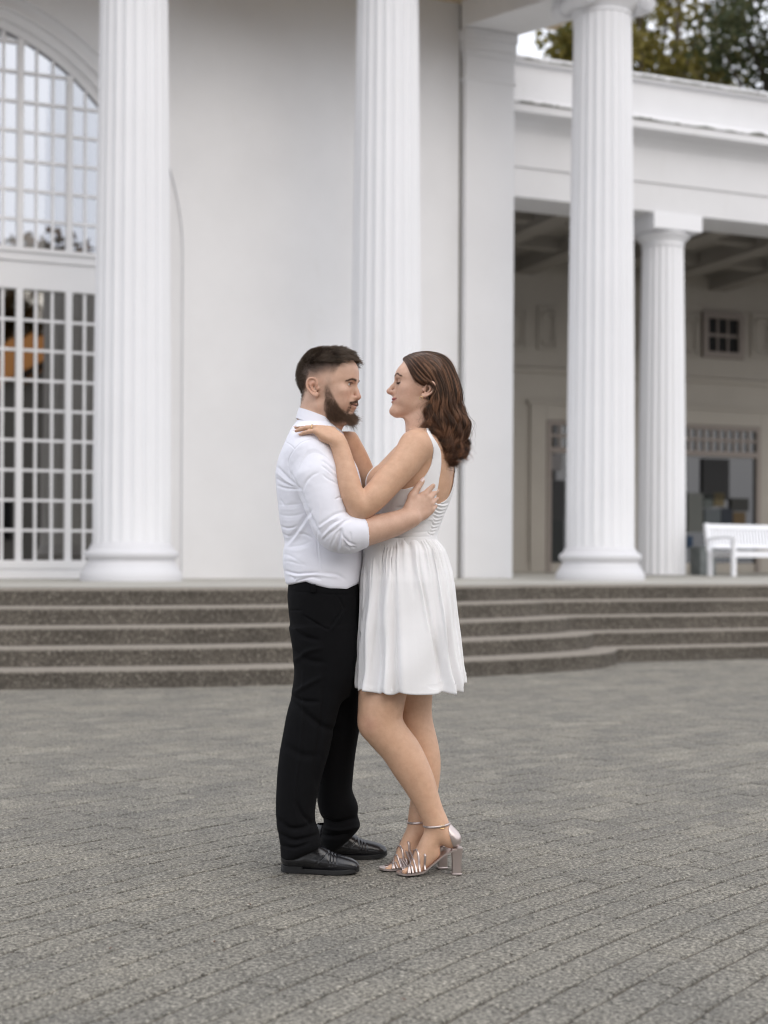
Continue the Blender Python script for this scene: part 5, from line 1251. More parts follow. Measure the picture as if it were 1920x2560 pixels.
# feet, heel raised about nine centimetres
def foot(ank, heel, ball, toe, Yn, side_):
    a, h_, b, t = Vector(ank), Vector(heel), Vector(ball), Vector(toe)
    SW.path([a, a*.45+h_*.55, h_], [.033, .032, .0275], .02, kin=.01)
    SW.path([a*.8+b*.2+Vector((0, 0, -.004)), (a+b)*.5+Vector((0, 0, -.005)), a*.2+b*.8], [.031, .028, .024], .02, n=3, kin=.012)
    SW.path([h_*.5+b*.5+Vector((0, 0, .004)), b], [.021, .022], .02)
    d = (t-b); d.z = 0; d.normalize(); lat = Vector((-d.y, d.x, 0))*side_
    SW.cone(b+lat*.016, b-lat*.016, .0165, .0155, .015)
    res = []
    for i, (off, ln, r) in enumerate(((.019, 1.0, .0102), (.006, .98, .0078), (-.006, .86, .0072), (-.017, .74, .0068), (-.026, .60, .0064))):
        L_ = (t-b).length*ln; q = b+lat*off*.9+Vector((0, 0, .001)); e_ = b+lat*off*1.15+d*L_; e_.z = t.z+.001+.003*(i == 0)
        m_ = (q+e_)*.5+Vector((0, 0, .006)); SW.cone(q, m_, r*1.1, r, .008); SW.cone(m_, e_, r, r*.92, .003); res.append((V3(e_), V3(d), np.array((0, 0, 1.)), r))
    return res
def gat(px, py, Y): return at(px, py, Y)
c5 = lambda a, b, Y: at(670+a*.3134, 1980+b*.3134, Y)
fN = foot(L3(1325, 1195, 4.86), c5(1470, 380, 4.86), c5(1180, 610, 4.85), c5(1085, 632, 4.845), 4.86, 1)
fF = foot(L3(1190, 1165, 4.955), c5(1357, 368, 4.955), c5(1040, 590, 4.925), c5(945, 612, 4.915), 4.95, 1)
neckz = at(800, 1078, 4.93).z
Vb, Fb = SW.mesh((-.36, 4.66, .004), (.30, 5.22, neckz+.004), .0033)
Vh, Fh = SW.mesh((-.04, 4.82, neckz-.001), (.27, 5.04, 1.78), .0021)
Vb = relax(Vb, Fb, 1); Vb_w, Fb_w = Vb, Fb; V, Fq = joinm([(Vb, Fb), (Vh, Fh)])
wom = mesh_obj('person', V, Fq, m_skin, None, True)
tag(wom, "brown-haired woman in a short white dress and silver heels, hand on the man's shoulder", 'person')
RW = np.array([WX, WY, WZ], float); Q = (V-V3(hoW)) @ RW.T; x, y, z = Q.T; ay = abs(y); inh = (z > -.10) & (abs(x) < .16) & (ay < .11)
C = np.tile(np.array((.61, .385, .255)), (len(V), 1)); nz = vnoise(V, 30, 2)
C = blend(C, sst(z, -.20, -.08)*(abs(x) < .16)*(ay < .11), (.66, .44, .33), .8)
C = blend(C, inh*np.exp(-((x-.055)**2+(ay-.05)**2+(z+.002)**2)/.022**2), (.68, .40, .32), .45)
C = blend(C, inh*(ay > .068)*np.exp(-((x+.012)**2+z**2)/.035**2), (.68, .42, .32), .5)
C = blend(C, inh*np.exp(-((x-.122)**2+y**2+z**2)/.014**2), (.58, .33, .27), .45)
lc_ = -.0296+.0042*(ay/.030)**2; lip = inh*(x > .07)*(ay < .031)*np.exp(-(((z-lc_)/(.0088*np.sqrt(np.maximum(1-(ay/.031)**2, .02))))**4)); C = blend(C, lip, (.44, .14, .14), .95)
C = blend(C, inh*(x > .07)*(ay < .033)*np.exp(-((z-lc_)/.0016)**2), (.16, .05, .045), .9)  # crease between the lips: its shade is painted into the skin
ex, ey, ez, er = wom_p['eye']
C = blend(C, inh*(x > .060)*(x < .094)*(abs(ay-ey) < .017)*np.exp(-((z-ez+.0058)/.0026)**2), (.016, .010, .008), .97)
C = blend(C, inh*(x > .060)*(x < .094)*(abs(ay-ey) < .018)*np.exp(-((z-ez-.0015)/.0055)**2), (.42, .25, .19), .45)
C = blend(C, inh*(x > .062)*(x < .094)*(abs(ay-ey) < .018)*np.exp(-((z-ez-.0095)/.0016)**2), (.26, .14, .10), .5)
bzw = .0520+.0075*np.exp(-((ay-.032)/.014)**2)-.16*np.maximum(ay-.040, 0)
C = blend(C, inh*(x > .055)*(ay > .012)*(ay < .056)*np.exp(-((z-bzw)/.0024)**2), (.10, .052, .036), .8)
kn = np.exp(-(((px_ if False else proj(V)[0])-922)**2+(proj(V)[1]-1812)**2)/22**2); C = blend(C, kn, (.62, .32, .24), .35)
C = C*(1+.04*nz)[:, None]; paint(wom, C)
def hpW(p): return Vector(V3(hoW)+V3(p) @ RW)
for s_ in (1, -1):
    e = MB().lathe([(.0002, -er)]+[(er*math.sin(a), -er*math.cos(a)) for a in np.linspace(.15, math.pi-.15, 12)]+[(.0002, er)], 16)
    mesh_obj('eye', [Vector(v)+hpW((ex, s_*ey, ez)) for v in e.v], e.f, m_eye, wom, True)
rs = np.random.RandomState(8)
LP = []
for s_ in (1, -1):
    for i in range(60):
        a = -1.15+2.3*rs.rand(); r = er+.003; b = V3((ex+r*math.cos(a)*.98, s_*ey+r*math.sin(a)*1.05, ez-.0050)); d = V3((math.cos(a)*.85, math.sin(a)*.6, -.32)); L_ = .0095
        LP.append([b+d*L_*t+V3((0, 0, .0035*t*t)) for t in np.linspace(0, 1, 4)])
strands('eyelashes', np.array(LP) @ RW+V3(hoW), .0005, .00015, m_hbase_m, wom)
Nh = vnormals(Vh, Fh) @ RW.T; Qh = (Vh-V3(hoW)) @ RW.T; hx, hy, hz = Qh.T; hay = abs(hy)
bzw = .0520+.0075*np.exp(-((hay-.032)/.014)**2)-.16*np.maximum(hay-.040, 0)
mk = (hx > .055) & (hay > .012) & (hay < .056) & (abs(hz-bzw) < .0022-.03*np.maximum(hay-.036, 0))
P0, N0 = scatter(mk, 420, rs); d0 = N0*.25+np.stack([-.5+0*P0[:, 0], np.sign(P0[:, 1])*.7, .10-18*np.maximum(abs(P0[:, 1])-.03, 0)], 1)+rs.normal(size=P0.shape)*.12; d0 /= np.linalg.norm(d0, axis=1)[:, None]
strands('eyebrows', (P0[:, None]+d0[:, None]*T4*.005) @ RW+V3(hoW), .00018, .0001, hair_mat('brow_brown', (.06, .03, .02), (.10, .055, .035)), wom)
nails(tipsW, wom, [1, 2, 3], 1.0, 1.5)
for i, (q, d, nz_, r) in enumerate(fN+fF):
    if i % 5 in (0, 1, 2): nails([(q-d*r*.3, d, nz_, r*.9)], wom, [0])

# ------------------------------------------------------------------ dress
z4 = lambda a, b: (940+a/6.636, 860+b/6.636)
BD = Solid(); BD.loft(rowsW(-.0045), .02, p=2.15)
BD.ell(at(954, 1204, 4.88), (.0550, .053, .055), .03); BD.ell(at(956, 1204, 5.01), (.055, .053, .055), .03)
BD.ell(at(1040, 1112, 4.815), (.0575, .0535, .0545), .03); BD.ell(at(1062, 1110, 5.07), (.054, .054, .052), .03)
yawW = math.radians(24); fw = Vector((-math.cos(yawW), math.sin(yawW), 0)); lt = Vector((-math.sin(yawW), -math.cos(yawW), 0))   # facing, and her left
oc = at(1040, 1180, 4.945)
def loc(x, y, z): dx, dy, dz = x-oc.x, y-oc.y, z-oc.z; return dx*fw.x+dy*fw.y, dx*lt.x+dy*lt.y, dz
def armhole(side_, cx, cz, rx, rz, rot):
    c_, s_ = math.cos(rot), math.sin(rot)
    def fn(x, y, z):
        a, b, c = loc(x, y, z); a = a-cx; c = c-cz; X = a*c_+c*s_; Z = -a*s_+c*c_
        d = (np.sqrt((X/rx)**2+(Z/rz)**2)-1)*min(rx, rz); return np.maximum(d, .055-side_*b)
    BD.put(fn, (-1, 4.5, oc.z-.25), (1, 5.4, oc.z+.25), .003, 's')
SLb = [(1245, 795), (1290, 900), (1290, 980), (1270, 1070), (1220, 1150), (1160, 1210), (1070, 1237)]   # armhole edge, crop-1 px
def cutpoly(poly, cond, k=.003):
    """remove cloth inside an outline on the near side (outline in picture px, swept straight through the cloth)"""
    P = np.array(poly, float)
    def fn(x, y, z):
        u = x/y*FPX+960+0*z; v = 1398-(z-EYE)/y*FPX+0*x; d = np.full(u.shape, 1e9); ins = np.zeros(u.shape, bool)
        for i in range(len(P)):
            a, b = P[i], P[(i+1) % len(P)]; ab = b-a; t = np.clip(((u-a[0])*ab[0]+(v-a[1])*ab[1])/(ab@ab), 0, 1)
            d = np.minimum(d, np.hypot(u-a[0]-t*ab[0], v-a[1]-t*ab[1]))
            c = (a[1] > v) != (b[1] > v); xi = (b[0]-a[0])*(v-a[1])/(b[1]-a[1]+1e-9)+a[0]; ins ^= c & (u < xi)
        return np.maximum(np.where(ins, -d, d)/730, cond(x, y, z))
    BD.put(fn, (-.2, 4.6, 1.0), (.4, 5.3, 1.6), k, 's')
arm = [z1(*q) for q in SLb]
dn = [(q[0], q[1]) for q in dense3([(a, b, 0) for a, b in arm], 4)]
cutpoly(dn+[z1(900, 1237), z1(700, 1200), z1(700, 700), z1(1235, 700)], lambda x, y, z: y-np.where(z > 1.40, 5.2, 4.90)+0*x)
bk = [z1(*q) for q in [(1272, 800), (1350, 930), (1358, 1040), (1342, 1170), (1322, 1290), (1330, 1345), (1400, 1312), (1440, 1230), (1456, 1130), (1462, 1060), (1440, 950), (1400, 700)]]
bkd = [(q[0], q[1]) for q in dense3([(a, b, 0) for a, b in bk], 3)]
cutpoly(bkd, lambda x, y, z: 4.80-y+0*x)
# front neckline and far armhole
BD.put(lambda x, y, z: np.maximum(np.sqrt(((y-4.945)/.085)**2+((z-oc.z-.14)/.085)**2)-1, (x-(oc.x-.005)))*.08+0*x, (-.3, 4.8, 1.1), (.12, 5.1, 1.5), .003, 's')
BD.put(lambda x, y, z: np.maximum(np.sqrt(((x-oc.x-.005)/.058)**2+((z-oc.z-.03)/.085)**2)-1, (5.03-y)/.08)*.06+0*x, (-.2, 5.0, 1.1), (.2, 5.3, 1.5), .003, 's')
zw = at(960, 1364, 4.94).z; ztopd = at(960, 1072, 4.85).z
BD.put(lambda x, y, z: np.maximum(zw-z, z-ztopd-.012)+0*x+0*y, (-1, 0, 0), (1, 9, 2), .002, 'cut')
V, Fq = BD.mesh((-.10, 4.72, zw-.01), (.30, 5.20, ztopd+.03), .0028)
V = relax(V, Fq, 2); Nn = vnormals(V, Fq)
c4 = lambda L: [(880+a/5.925, 1180+b/5.925) for a, b in L]
fl_ = []
for i in range(9):                                       # elastic smocking at the back
    yy = 470+i*52; x1_ = 1410-i*24
    fl_.append((c4([(1235-i*8, yy-25), (x1_-60, yy+8), (x1_+20, yy-18)]), 2.0, -.0030-.001*(i % 3 == 0))); fl_.append((c4([(1230-i*8, yy), (x1_-60+15*(i % 2), yy+34), (x1_+20, yy+8)]), 2.0, .0022))
fl_ += [(c4([(560, 560), (580, 480), (620, 390), (700, 310)]), 1.4, -.0022), (c4([(620, 940), (760, 930), (900, 900), (1150, 880)]), 2.2, -.0028), (c4([(700, 860), (900, 830), (1120, 760)]), 2.6, -.0026), (c4([(640, 985), (800, 965), (1000, 960), (1180, 955)]), 1.6, -.002), (c4([(830, 560), (740, 520), (650, 530)]), 3, -.003), (c4([(1120, 900), (1160, 925), (1200, 935)]), 1.8, -.004), (c4([(1050, 740), (1150, 700), (1240, 740)]), 2.4, .003)]
V = fold(V, Nn, fl_); V = V+Nn*(.0010*vnoise(V, 22, 5, 3))[:, None]
dress = mesh_obj('dress', V, Fq, m_dress, wom, True)
# gathered skirt
skL = [(1345, 922), (1352, 920), (1375, 912), (1400, 903), (1430, 898), (1470, 894), (1520, 891), (1560, 888), (1620, 885), (1670, 882), (1705, 877), (1716, 878)]
skR = [(1345, 1091), (1352, 1095), (1362, 1104), (1375, 1113), (1400, 1122), (1430, 1131), (1470, 1139), (1520, 1145), (1560, 1149), (1620, 1156), (1670, 1164), (1700, 1171), (1716, 1172)]
nr, nth = 90, 420; pys = np.linspace(1346, 1716, nr); Lx = np.interp(pys, *zip(*skL)); Rx = np.interp(pys, *zip(*skR)); hb = np.interp(pys, [1346, 1380, 1450, 1560, 1716], [.119, .148, .174, .192, .208])
rsk = np.random.RandomState(12); V = np.zeros((nr, nth, 3)); th = np.linspace(0, 2*math.pi, nth, endpoint=False)
pl1 = np.cumsum(.6+.8*rsk.rand(nth)); pl1 = pl1/pl1[-1]
ph = th+.12*np.sin(3*th+1)+.08*np.sin(7*th)
big_ = np.cos(17*ph)+.35*np.cos(29*ph+1.3)+.3*np.cos(11*ph+.4); big_ = np.sign(big_)*np.abs(big_)**.85; fine_ = np.cos(64*ph+2*np.sin(5*th))+.6*np.cos(97*ph)
for i in range(nr):
    t = i/(nr-1); a = at(Lx[i], pys[i], 4.95); b = at(Rx[i], pys[i], 4.95); cx_, hw = (a.x+b.x)/2, (b.x-a.x)/2
    A_ = .0015+.0125*sst(np.array(t), .05, 1.0)+.004*t; B_ = .0030*(1-sst(np.array(t), .04, .40))*sst(np.array(t), -.01, .03)
    drift = ph*0+.10*t*np.sin(2*th+.5)
    bigv = np.interp((th+drift) % (2*math.pi), th, big_, period=2*math.pi)
    sw = .006*t*np.sin(4*t*3+5*th)
    rad = A_*bigv+B_*fine_+sw
    edge = np.abs(np.cos(th)); mod = 1-.55*edge**6
    R1, R2 = hw-A_*.9+rad*mod, hb[i]+rad
    V[i, :, 0] = cx_+R1*np.sign(np.cos(th))*np.abs(np.cos(th))**.80; V[i, :, 1] = 4.95+R2*np.sign(np.sin(th))*np.abs(np.sin(th))**.85
    V[i, :, 2] = (a.z+b.z)/2+ .004*t*np.cos(17*ph+1.2)+(-.007*t)*(-np.sin(th))+.014*t*np.cos(th)**8*(np.cos(th) > 0)
Vf = V.reshape(-1, 3); I_ = np.arange(nr-1)[:, None]*nth; J = np.arange(nth)[None, :]; Jn = (J+1) % nth
Fs = np.stack([I_+J, I_+Jn, I_+nth+Jn, I_+nth+J], -1).reshape(-1, 4)[:, ::-1]
Nn = vnormals(Vf, Fs)
Vf = fold(Vf, Nn, [([(660+a*.3255, 1200+b*.3255) for a, b in L], w_, h_) for L, w_, h_ in [
    ([(905, 480), (930, 560), (900, 700), (880, 900), (870, 1100), (850, 1300), (830, 1500)], 4, -.007), ([(1180, 500), (1200, 700), (1240, 900), (1290, 1150), (1330, 1350), (1360, 1560)], 4, -.010), ([(1290, 520), (1320, 700), (1340, 900), (1380, 1150), (1400, 1350)], 4, -.007),
    ([(1170, 520), (1180, 700), (1220, 900), (1260, 1150)], 4, .006), ([(1000, 560), (960, 800), (920, 1100), (900, 1400)], 7, .006), ([(800, 560), (780, 800), (740, 1100), (720, 1400)], 4, -.005), ([(1400, 600), (1430, 800), (1460, 1100), (1500, 1400)], 4, -.005), ([(1120, 520), (1140, 700), (1150, 900)], 5, -.004)]])
# the cloth rests on the thighs
for A_, B_, r_ in ((at(985, 1560, 4.90), L3(940, 0, 4.895), .073), (L3(940, 0, 4.895), L3(905, 200, 4.88), .076), (at(1010, 1560, 5.01), L3(1115, 50, 5.0), .072), (L3(1115, 50, 5.0), L3(1125, 200, 4.995), .071)):
    A_, B_ = V3(A_), V3(B_); ab = B_-A_; t_ = np.clip((Vf-A_) @ ab/(ab @ ab), 0, 1)[:, None]; q_ = Vf-(A_+t_*ab); q_[:, 2] = 0; l_ = np.linalg.norm(q_, axis=1)[:, None]
    Vf = Vf+np.where(l_ < r_+.008, q_/np.maximum(l_, 1e-6)*(r_+.008-l_), 0)
# bare-hem turning gives the cloth its edge
hem = Vf.reshape(nr, nth, 3); inner = hem[-1].copy(); inner[:, 0] = cx_+(inner[:, 0]-cx_)*.985; inner[:, 1] = 4.95+(inner[:, 1]-4.95)*.985
inner2 = inner.copy(); inner2[:, 2] += .035; Vf = np.concatenate([Vf, inner, inner2]); k0 = nr*nth
ex_ = [np.stack([J[0]+(nr-1)*nth, Jn[0]+(nr-1)*nth, Jn[0]+k0, J[0]+k0], 1), np.stack([J[0]+k0, Jn[0]+k0, Jn[0]+k0+nth, J[0]+k0+nth], 1)]
Fs = np.concatenate([Fs]+[e_[:, ::-1] for e_ in ex_])
mesh_obj('skirt', Vf, Fs, m_dress, dress, True)

# ------------------------------------------------------------------ hair
KP = 11
guides = [
    [(452, 248), (505, 330), (560, 425), (620, 530), (690, 612), (795, 645), (905, 612), (985, 680), (1005, 800), (975, 900), (905, 960), (870, 1060), (840, 1180), (800, 1300), (745, 1415)],
    [(490, 215), (590, 320), (690, 450), (790, 560), (880, 620), (965, 680), (1000, 780), (990, 900), (930, 1000), (900, 1130), (930, 1280), (960, 1400), (1010, 1490), (1080, 1500), (1085, 1450)],
    [(560, 180), (720, 300), (860, 460), (960, 600), (1010, 730), (1030, 850), (1030, 980), (1040, 1100), (1070, 1230), (1130, 1360), (1190, 1500), (1200, 1620), (1180, 1720), (1130, 1760), (1120, 1700)],
    [(650, 150), (830, 260), (990, 420), (1080, 600), (1130, 770), (1150, 920), (1150, 1050), (1190, 1180), (1250, 1300), (1250, 1450), (1200, 1600), (1190, 1750), (1200, 1880), (1240, 1990), (1310, 2060)],
    [(750, 135), (950, 215), (1110, 370), (1200, 560), (1250, 740), (1270, 900), (1280, 1040), (1340, 1160), (1400, 1280), (1400, 1420), (1330, 1560), (1290, 1680), (1310, 1790), (1380, 1800), (1400, 1750)],
    [(840, 130), (1050, 190), (1200, 310), (1290, 500), (1350, 700), (1375, 880), (1370, 1020), (1410, 1150), (1470, 1270), (1480, 1400), (1430, 1530), (1370, 1650), (1380, 1760), (1440, 1850), (1480, 1920)],
    [(900, 135), (1100, 180), (1240, 300), (1335, 500), (1395, 720), (1412, 880), (1405, 1000), (1460, 1110), (1510, 1230), (1522, 1380), (1490, 1500), (1450, 1590), (1500, 1640), (1500, 1730), (1440, 1740)]]
GY = np.array([  # distance toward the camera from the head's mid-plane, per guide, along the strand (m)
    [.004, .026, .045, .058, .066, .068, .070, .072, .072, .070, .066, .068, .070, .072, .072],
    [.003, .030, .052, .065, .073, .080, .084, .084, .082, .082, .084, .086, .086, .086, .084],
    [.002, .034, .060, .074, .080, .084, .086, .088, .090, .090, .088, .086, .084, .084, .084],
    [.001, .030, .058, .072, .077, .080, .082, .084, .084, .080, .076, .074, .074, .074, .074],
    [.000, .022, .046, .060, .066, .068, .068, .070, .068, .064, .062, .060, .060, .060, .060],
    [.000, .010, .026, .038, .044, .046, .046, .046, .046, .044, .042, .040, .040, .040, .040],
    [.000, .000, .000, .004, .006, .006, .006, .006, .006, .006, .006, .006, .006, .006, .006]])
NG = len(guides); G = np.zeros((NG, 15, 3))
for i, gl in enumerate(guides):
    for j, (a, b) in enumerate(gl):
        X, Yy = z4(a, b); p_ = at(X, Yy, 4.93-GY[i, j]); G[i, j] = V3(p_)
from mathutils.bvhtree import BVHTree
bvh = BVHTree.FromPolygons([tuple(v) for v in Vh], [tuple(int(q) for q in f) for f in Fh])
eyeP = Vector((0, 0, EYE))
for i in range(NG):
    for j in range(0, 5 if i < 2 else 7):
        p_ = Vector(G[i, j]); dr = (p_-eyeP).normalized(); hit = bvh.ray_cast(eyeP, dr)
        if hit[0] is not None and (hit[0]-eyeP).length < (p_-eyeP).length+.005: G[i, j] = V3(hit[0]-dr*(.0045 if j else .002))
def gdense(Gi, n=3): return np.array(dense3(Gi, n))
GD = np.array([gdense(q) for q in G]); KP = GD.shape[1]
def hair_lot(n, rs, depth=(0, .012), far=False, g0=0, g1=6, end=(.80, 1.0), wave=1.0):
    gi = g0+(g1-g0)*rs.rand(n); gi0 = gi.copy(); lo_ = np.clip(np.floor(gi).astype(int), 0, NG-2); w_ = (gi-lo_)[:, None, None]
    P = GD[lo_]*(1-w_)+GD[lo_+1]*w_
    gc = (np.floor(gi*6)+.5)/6; gc = np.clip(gc, g0, 5.999); lc = np.clip(np.floor(gc).astype(int), 0, NG-2); wc = (gc-lc)[:, None, None]
    cl_ = sst(np.linspace(0, 1, KP), .35, .95)[None, :, None]*.84; P = P*(1-cl_)+(GD[lc]*(1-wc)+GD[lc+1]*wc)*cl_
    t = np.linspace(0, 1, KP)[None, :, None]
    cid = np.floor(gi*6).astype(int)+(40 if depth[1] > .02 else 0); crs = np.random.RandomState(77); ctab = crs.normal(size=(90, 8))
    ph_ = ctab[cid % 90]
    cen = P.mean(0, keepdims=True)*0+np.array([at(1085, 1000, 4.93).x, 4.93, 0])
    rad_ = P-cen; rad_[:, :, 2] = 0; rad_ /= np.linalg.norm(rad_, axis=2, keepdims=True)+1e-9
    dep = depth[0]+(depth[1]-depth[0])*rs.rand(n, 1, 1); P = P-rad_*dep*sst(t, 0, .15)
    amp = (.0012+.023*t**2.2)*wave; w1 = 2*math.pi*(1.0*t+1.3*t*t)
    P[:, :, 0:1] += amp*.75*np.sin(w1*1.6+ph_[:, 0, None, None]*2+gi[:, None, None]*.3); P[:, :, 1:2] += amp*.75*np.cos(w1*1.6+ph_[:, 1, None, None]*2); P[:, :, 2:3] += amp*.25*np.sin(w1*2+ph_[:, 2, None, None])
    jit = rs.normal(size=(n, 1, 3))*(.0010+.0030*t**1.2); P = P+jit
    fly = (rs.rand(n, 1, 1) < .06)*rs.normal(size=(n, 1, 3))*.014*t**1.1+rs.normal(size=(n, 1, 3))*.004*t**4; P = P+fly
    e = end[0]+(end[1]-end[0])*rs.rand(n); s_ = np.linspace(0, 1, 22)[None, :]*e[:, None]*(KP-1); i0 = np.clip(np.floor(s_).astype(int), 0, KP-2); f_ = (s_-i0)[:, :, None]
    R_ = P[np.arange(n)[:, None], i0]*(1-f_)+P[np.arange(n)[:, None], i0+1]*f_
    Ql = (R_-V3(hoW)) @ RW.T; cc = np.array((-.002, 0, .041)); ra_ = np.array((.0935, .0715, .087))+.0035+.004*rs.rand(n, 1, 1)
    E_ = (Ql-cc)/ra_; q_ = np.linalg.norm(E_, axis=2, keepdims=True); Ql = np.where(q_ < 1, cc+E_/np.maximum(q_, .3)*ra_, Ql); R_ = Ql @ RW+V3(hoW)
    if far: R_[:, :, 1] = 2*4.93-R_[:, :, 1]
    return R_, cid % 3
rs = np.random.RandomState(21)
lots = [hair_lot(15000, rs, (-.002, .010)), hair_lot(5000, rs, (.008, .03), wave=1.2), hair_lot(6000, rs, (-.002, .012), far=True, g0=0), hair_lot(2500, rs, (-.002, .008), g0=3.5, end=(.55, .85))]
RR = np.concatenate([l[0] for l in lots]); CC = np.concatenate([l[1] for l in lots])
for q in range(3): strands('hair', RR[CC == q], .00036, .00014, m_hws[q], wom)
# soft inner mass so that no light falls through the hair
HB = Solid()
for i in range(1, NG):
    for far in (0, 1):
        pts = []
        for j in range(0, 12):
            q = G[i, j].copy(); c_ = V3(at(1085, 1000, 4.93)); c_[2] = q[2]
            q = q+(c_-q)*min(.030/max(np.linalg.norm(c_-q), .035), .85) if j else q-np.array((0, 0, .012))
            if far: q[1] = 2*4.93-q[1]
            pts.append(q)
        HB.path(pts[1:], [.006, .011, .014, .015, .016, .016, .015, .013, .010, .006, .003], .012, n=2, kin=.01)
HB.ell(at(1088, 962, 4.93), (.070, .060, .082), .02)
HB.frame(hoW, WX, WY, WZ); HB.ell((-.010, .085, -.002), (.030, .030, .036), .008, 's'); HB.ell((.075, 0, .02), (.055, .085, .075), .008, 's'); HB.ell((.045, .05, -.045), (.045, .06, .05), .01, 's'); HB.frame()
V, Fq = HB.mesh((.02, 4.80, at(1100, 1180, 4.93).z), (.27, 5.06, 1.79), .0035); mesh_obj('hair_mass', V, Fq, m_hbase_w, wom, True)
# earring, necklace clasp and ring
q = hpW((.010, .071, -.030)); er_ = MB()
er_.tube([q+Vector((math.sin(a)*.0055, -.002, math.cos(a)*.0065)) for a in np.linspace(-2.6, 2.6, 14)], .0011, 6); mesh_obj('earring', er_.v, er_.f, m_gold, wom, True)
q = A1(352, 762, 4.80)

bvhB = BVHTree.FromPolygons([tuple(v) for v in Vb_w], [tuple(int(q) for q in f) for f in Fb_w])
def sandal(ank, heel, ball, toe, foot_y):
    a, h_, b, t = [Vector(q) for q in (ank, heel, ball, toe)]
    d = (t-h_); d.z = 0; d.normalize(); lat = Vector((-d.y, d.x, 0)); up = Vector((0, 0, 1))
    # insole: a thin curved plate from heel seat to toe
    hb = Vector((h_.x, h_.y, 0))+d*(-.010)
    def sp(u_):
        """centre line of the insole: position and half width"""
        x = u_*.222; hz = h_.z-.028
        zz = np.interp(u_, [0, .12, .25, .42, .58, .68, .85, 1.0], [hz+.002, hz-.002, hz*.84, hz*.50, hz*.20, .014, .010, .012])
        w = np.interp(u_, [0, .08, .25, .42, .62, .75, .88, .97, 1.0], [.014, .026, .027, .025, .036, .039, .034, .022, .006])
        return x, zz, w
    L_ = ((t-h_).dot(d)+.052)/.222
    mb = MB(); n = 26
    V = []
    for i in range(n):
        u_ = i/(n-1); x, zz, w = sp(u_); c_ = h_+d*(x*L_-.026); c_.z = zz
        for s_, dz in ((-1, 0), (1, 0), (1, -.0065), (-1, -.0065)): V.append(c_+lat*(w*s_)+up*dz)
    mb.add(V, [(4*i+k, 4*i+(k+1) % 4, 4*i+4+(k+1) % 4, 4*i+4+k) for i in range(n-1) for k in range(4)]+[(0, 1, 2, 3), (4*n-1, 4*n-2, 4*n-3, 4*n-4)])
    sd_ = mesh_obj('sandal', mb.v, mb.f, m_silver, wom, True); autosmooth(sd_, 40)
    # block heel
    hm_ = MB(); hc = h_-d*.014; zt = h_.z-.030
    prof = [(.0200, .0), (.0200, .004), (.0185, .0055), (.0190, .05), (.0215, zt-.012), (.0235, zt+.004)]
    V = []
    for w, z in prof:
        for i in range(16):
            an = 2*math.pi*i/16; cx, sx = math.cos(an), math.sin(an); k = max(abs(cx), abs(sx))**.72
            V.append(Vector((hc.x, hc.y, 0))+d*(w*1.0*cx/k*.86-.001)+lat*(w*sx/k)+up*z)
    hm_.add(V, [(a_*16+i, a_*16+(i+1) % 16, (a_+1)*16+(i+1) % 16, (a_+1)*16+i) for a_ in range(5) for i in range(16)]+[tuple(range(15, -1, -1)), tuple(range(80, 96))])
    autosmooth(mesh_obj('block_heel', hm_.v, hm_.f, m_silver, sd_), 35)
    def skin_at(c_, dr, r0=.062, off=.0012):
        dr = Vector(dr).normalized(); o_ = Vector(c_)+dr*r0; hit = bvhB.ray_cast(o_, -dr, r0)
        return V3(hit[0]+dr*off) if hit[0] is not None else V3(Vector(c_)+dr*.030)
    # heel cup
    V = []; n = 19; hts = np.linspace(h_.z-.024, a.z+.006, 9)
    for j, z in enumerate(hts):
        q_ = j/8; mid = h_.lerp(a, q_); mid.z = z; span = 62*(1-q_)**.5+24
        for i in range(n):
            an = math.radians(-span+2*span*i/(n-1)); V.append(skin_at(mid, -d*math.cos(an)+lat*math.sin(an), off=.0016))
    V = [tuple(v) for v in V]; mb_ = MB().add(V, [(j*n+i, j*n+i+1, (j+1)*n+i+1, (j+1)*n+i) for j in range(8) for i in range(n-1)])
    o = mesh_obj('heel_cup', mb_.v, mb_.f, m_silver, sd_, True); m_ = o.modifiers.new('s', 'SOLIDIFY'); m_.thickness = .0024; m_.offset = 0
    def strap(pts, w, th, name, nrm_c):
        P = dense3(pts, 4); V = []
        for i, p_ in enumerate(P):
            tn = P[min(i+1, len(P)-1)]-P[max(i-1, 0)]; tn /= np.linalg.norm(tn)+1e-9; out = p_-nrm_c(p_); out -= tn*(out@tn); out /= np.linalg.norm(out)+1e-9; sd2 = np.cross(tn, out)
            V += [p_+sd2*w+out*-.001, p_+sd2*w*.75+out*th, p_-sd2*w*.75+out*th, p_-sd2*w+out*-.001]
        n_ = len(P); mb_ = MB().add(V, [(4*i+k, 4*i+(k+1) % 4, 4*i+4+(k+1) % 4, 4*i+4+k) for i in range(n_-1) for k in range(4)]+[(3, 2, 1, 0), (4*n_-4, 4*n_-3, 4*n_-2, 4*n_-1)])
        return mesh_obj(name, mb_.v, mb_.f, m_silver, sd_, True)
    ac = a+Vector((0, 0, .004)); P_ = [skin_at(ac+up*(-.005*math.cos(q)), d*math.cos(q)+lat*math.sin(q)) for q in np.linspace(0, 2*math.pi, 22)]
    strap(P_, .0042, .0026, 'ankle_strap', lambda p_: np.array((ac.x, ac.y, p_[2])))
    side_ = -1 if lat.y > 0 else 1
    bc = Vector(skin_at(ac, lat*side_-d*.35))+lat*(side_*.0035); bk_ = MB(); e_ = [bc+d*(x*.0065)+up*(z*.0062) for x, z in ((-1, -1), (1, -1), (1, 1), (-1, 1), (-1, -1))]
    bk_.tube(e_, .0011, 6); mesh_obj('buckle', bk_.v, bk_.f, m_gold, sd_)
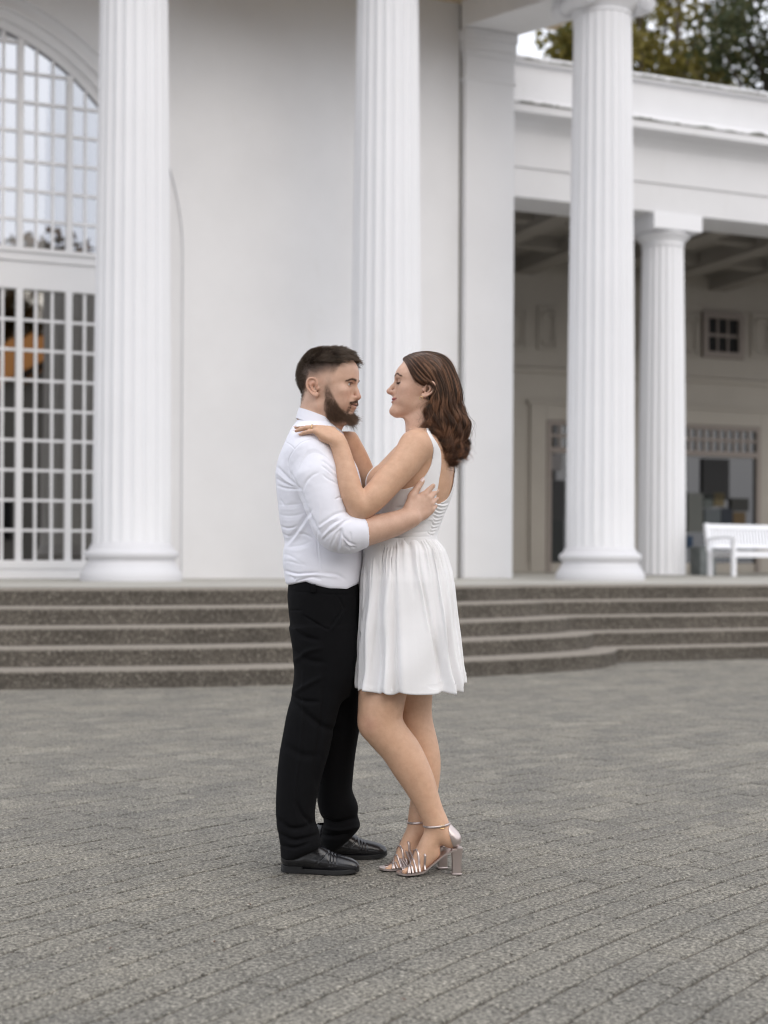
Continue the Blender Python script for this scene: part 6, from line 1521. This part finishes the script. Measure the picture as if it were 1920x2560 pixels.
    # crossing straps over the forefoot
    def arch(u0, u1, hgt, w):
        x0, z0, w0 = sp(u0); x1, z1_, w1 = sp(u1); A_ = h_+d*(x0*L_-.026); B_ = h_+d*(x1*L_-.026); A_.z, B_.z = z0, z1_
        A_ = A_-lat*(side_*-1)*w0*1.0; B_ = B_-lat*side_*w1*1.0; pts = []
        C_ = (A_+B_)*.5; al = (A_-B_).normalized()
        pts.append(V3(A_))
        for q in np.linspace(.42, math.pi-.42, 9):
            dr = al*math.cos(q)+up*math.sin(q); pts.append(skin_at(C_+up*.004, dr, .085, .0010))
        pts.append(V3(B_))
        ctr = V3((A_+B_)*.5)-np.array((0, 0, .01)); strap(pts, w, .0022, 'strap', lambda p_: ctr)
    arch(.56, .66, 0, .0042)
    for u_ in (.645, .70, .755): arch(u_, u_+.09, 0, .0042)
    arch(.83, .72, 0, .0036); arch(.80, .88, 0, .0036)
    return sd_
sandal(L3(1325, 1180, 4.86), c5(1470, 380, 4.86), c5(1180, 610, 4.85), c5(1085, 632, 4.845), 4.86)
sandal(L3(1190, 1150, 4.955), c5(1357, 368, 4.955), c5(1040, 590, 4.925), c5(945, 612, 4.915), 4.95)
# finger ring
q0, d0_, n0_, r0_ = tipsW[2]
kn_ = V3(A1(568, 864, 4.744))
rg = MB(); Xh = V3((-.80, .03, .58)); Xh /= np.linalg.norm(Xh); Zh = V3((.40, -.66, .66)); Zh -= Xh*(Zh@Xh); Zh /= np.linalg.norm(Zh); Yh = -np.cross(Zh, Xh)
fd = Xh*math.cos(math.radians(47))-Zh*math.sin(math.radians(47)); fz = Zh*math.cos(math.radians(47))+Xh*math.sin(math.radians(47))
rc = kn_+(Xh*.089+Yh*-.010+Zh*.001)*.93+fd*.016; rr_ = .0083*.95*1.04+.0007
rg.tube([rc+Yh*(rr_*math.cos(q))+fz*(rr_*math.sin(q)) for q in np.linspace(0, 2*math.pi, 20)], .0010, 6); rg.lathe([(.0018, 0), (.0024, .0012), (.0012, .0026)], 10, Matrix.Translation(Vector(rc+fz*rr_)) @ Vector(fz).to_track_quat('Z', 'Y').to_matrix().to_4x4())
mesh_obj('ring', rg.v, rg.f, m_gold, wom, True)
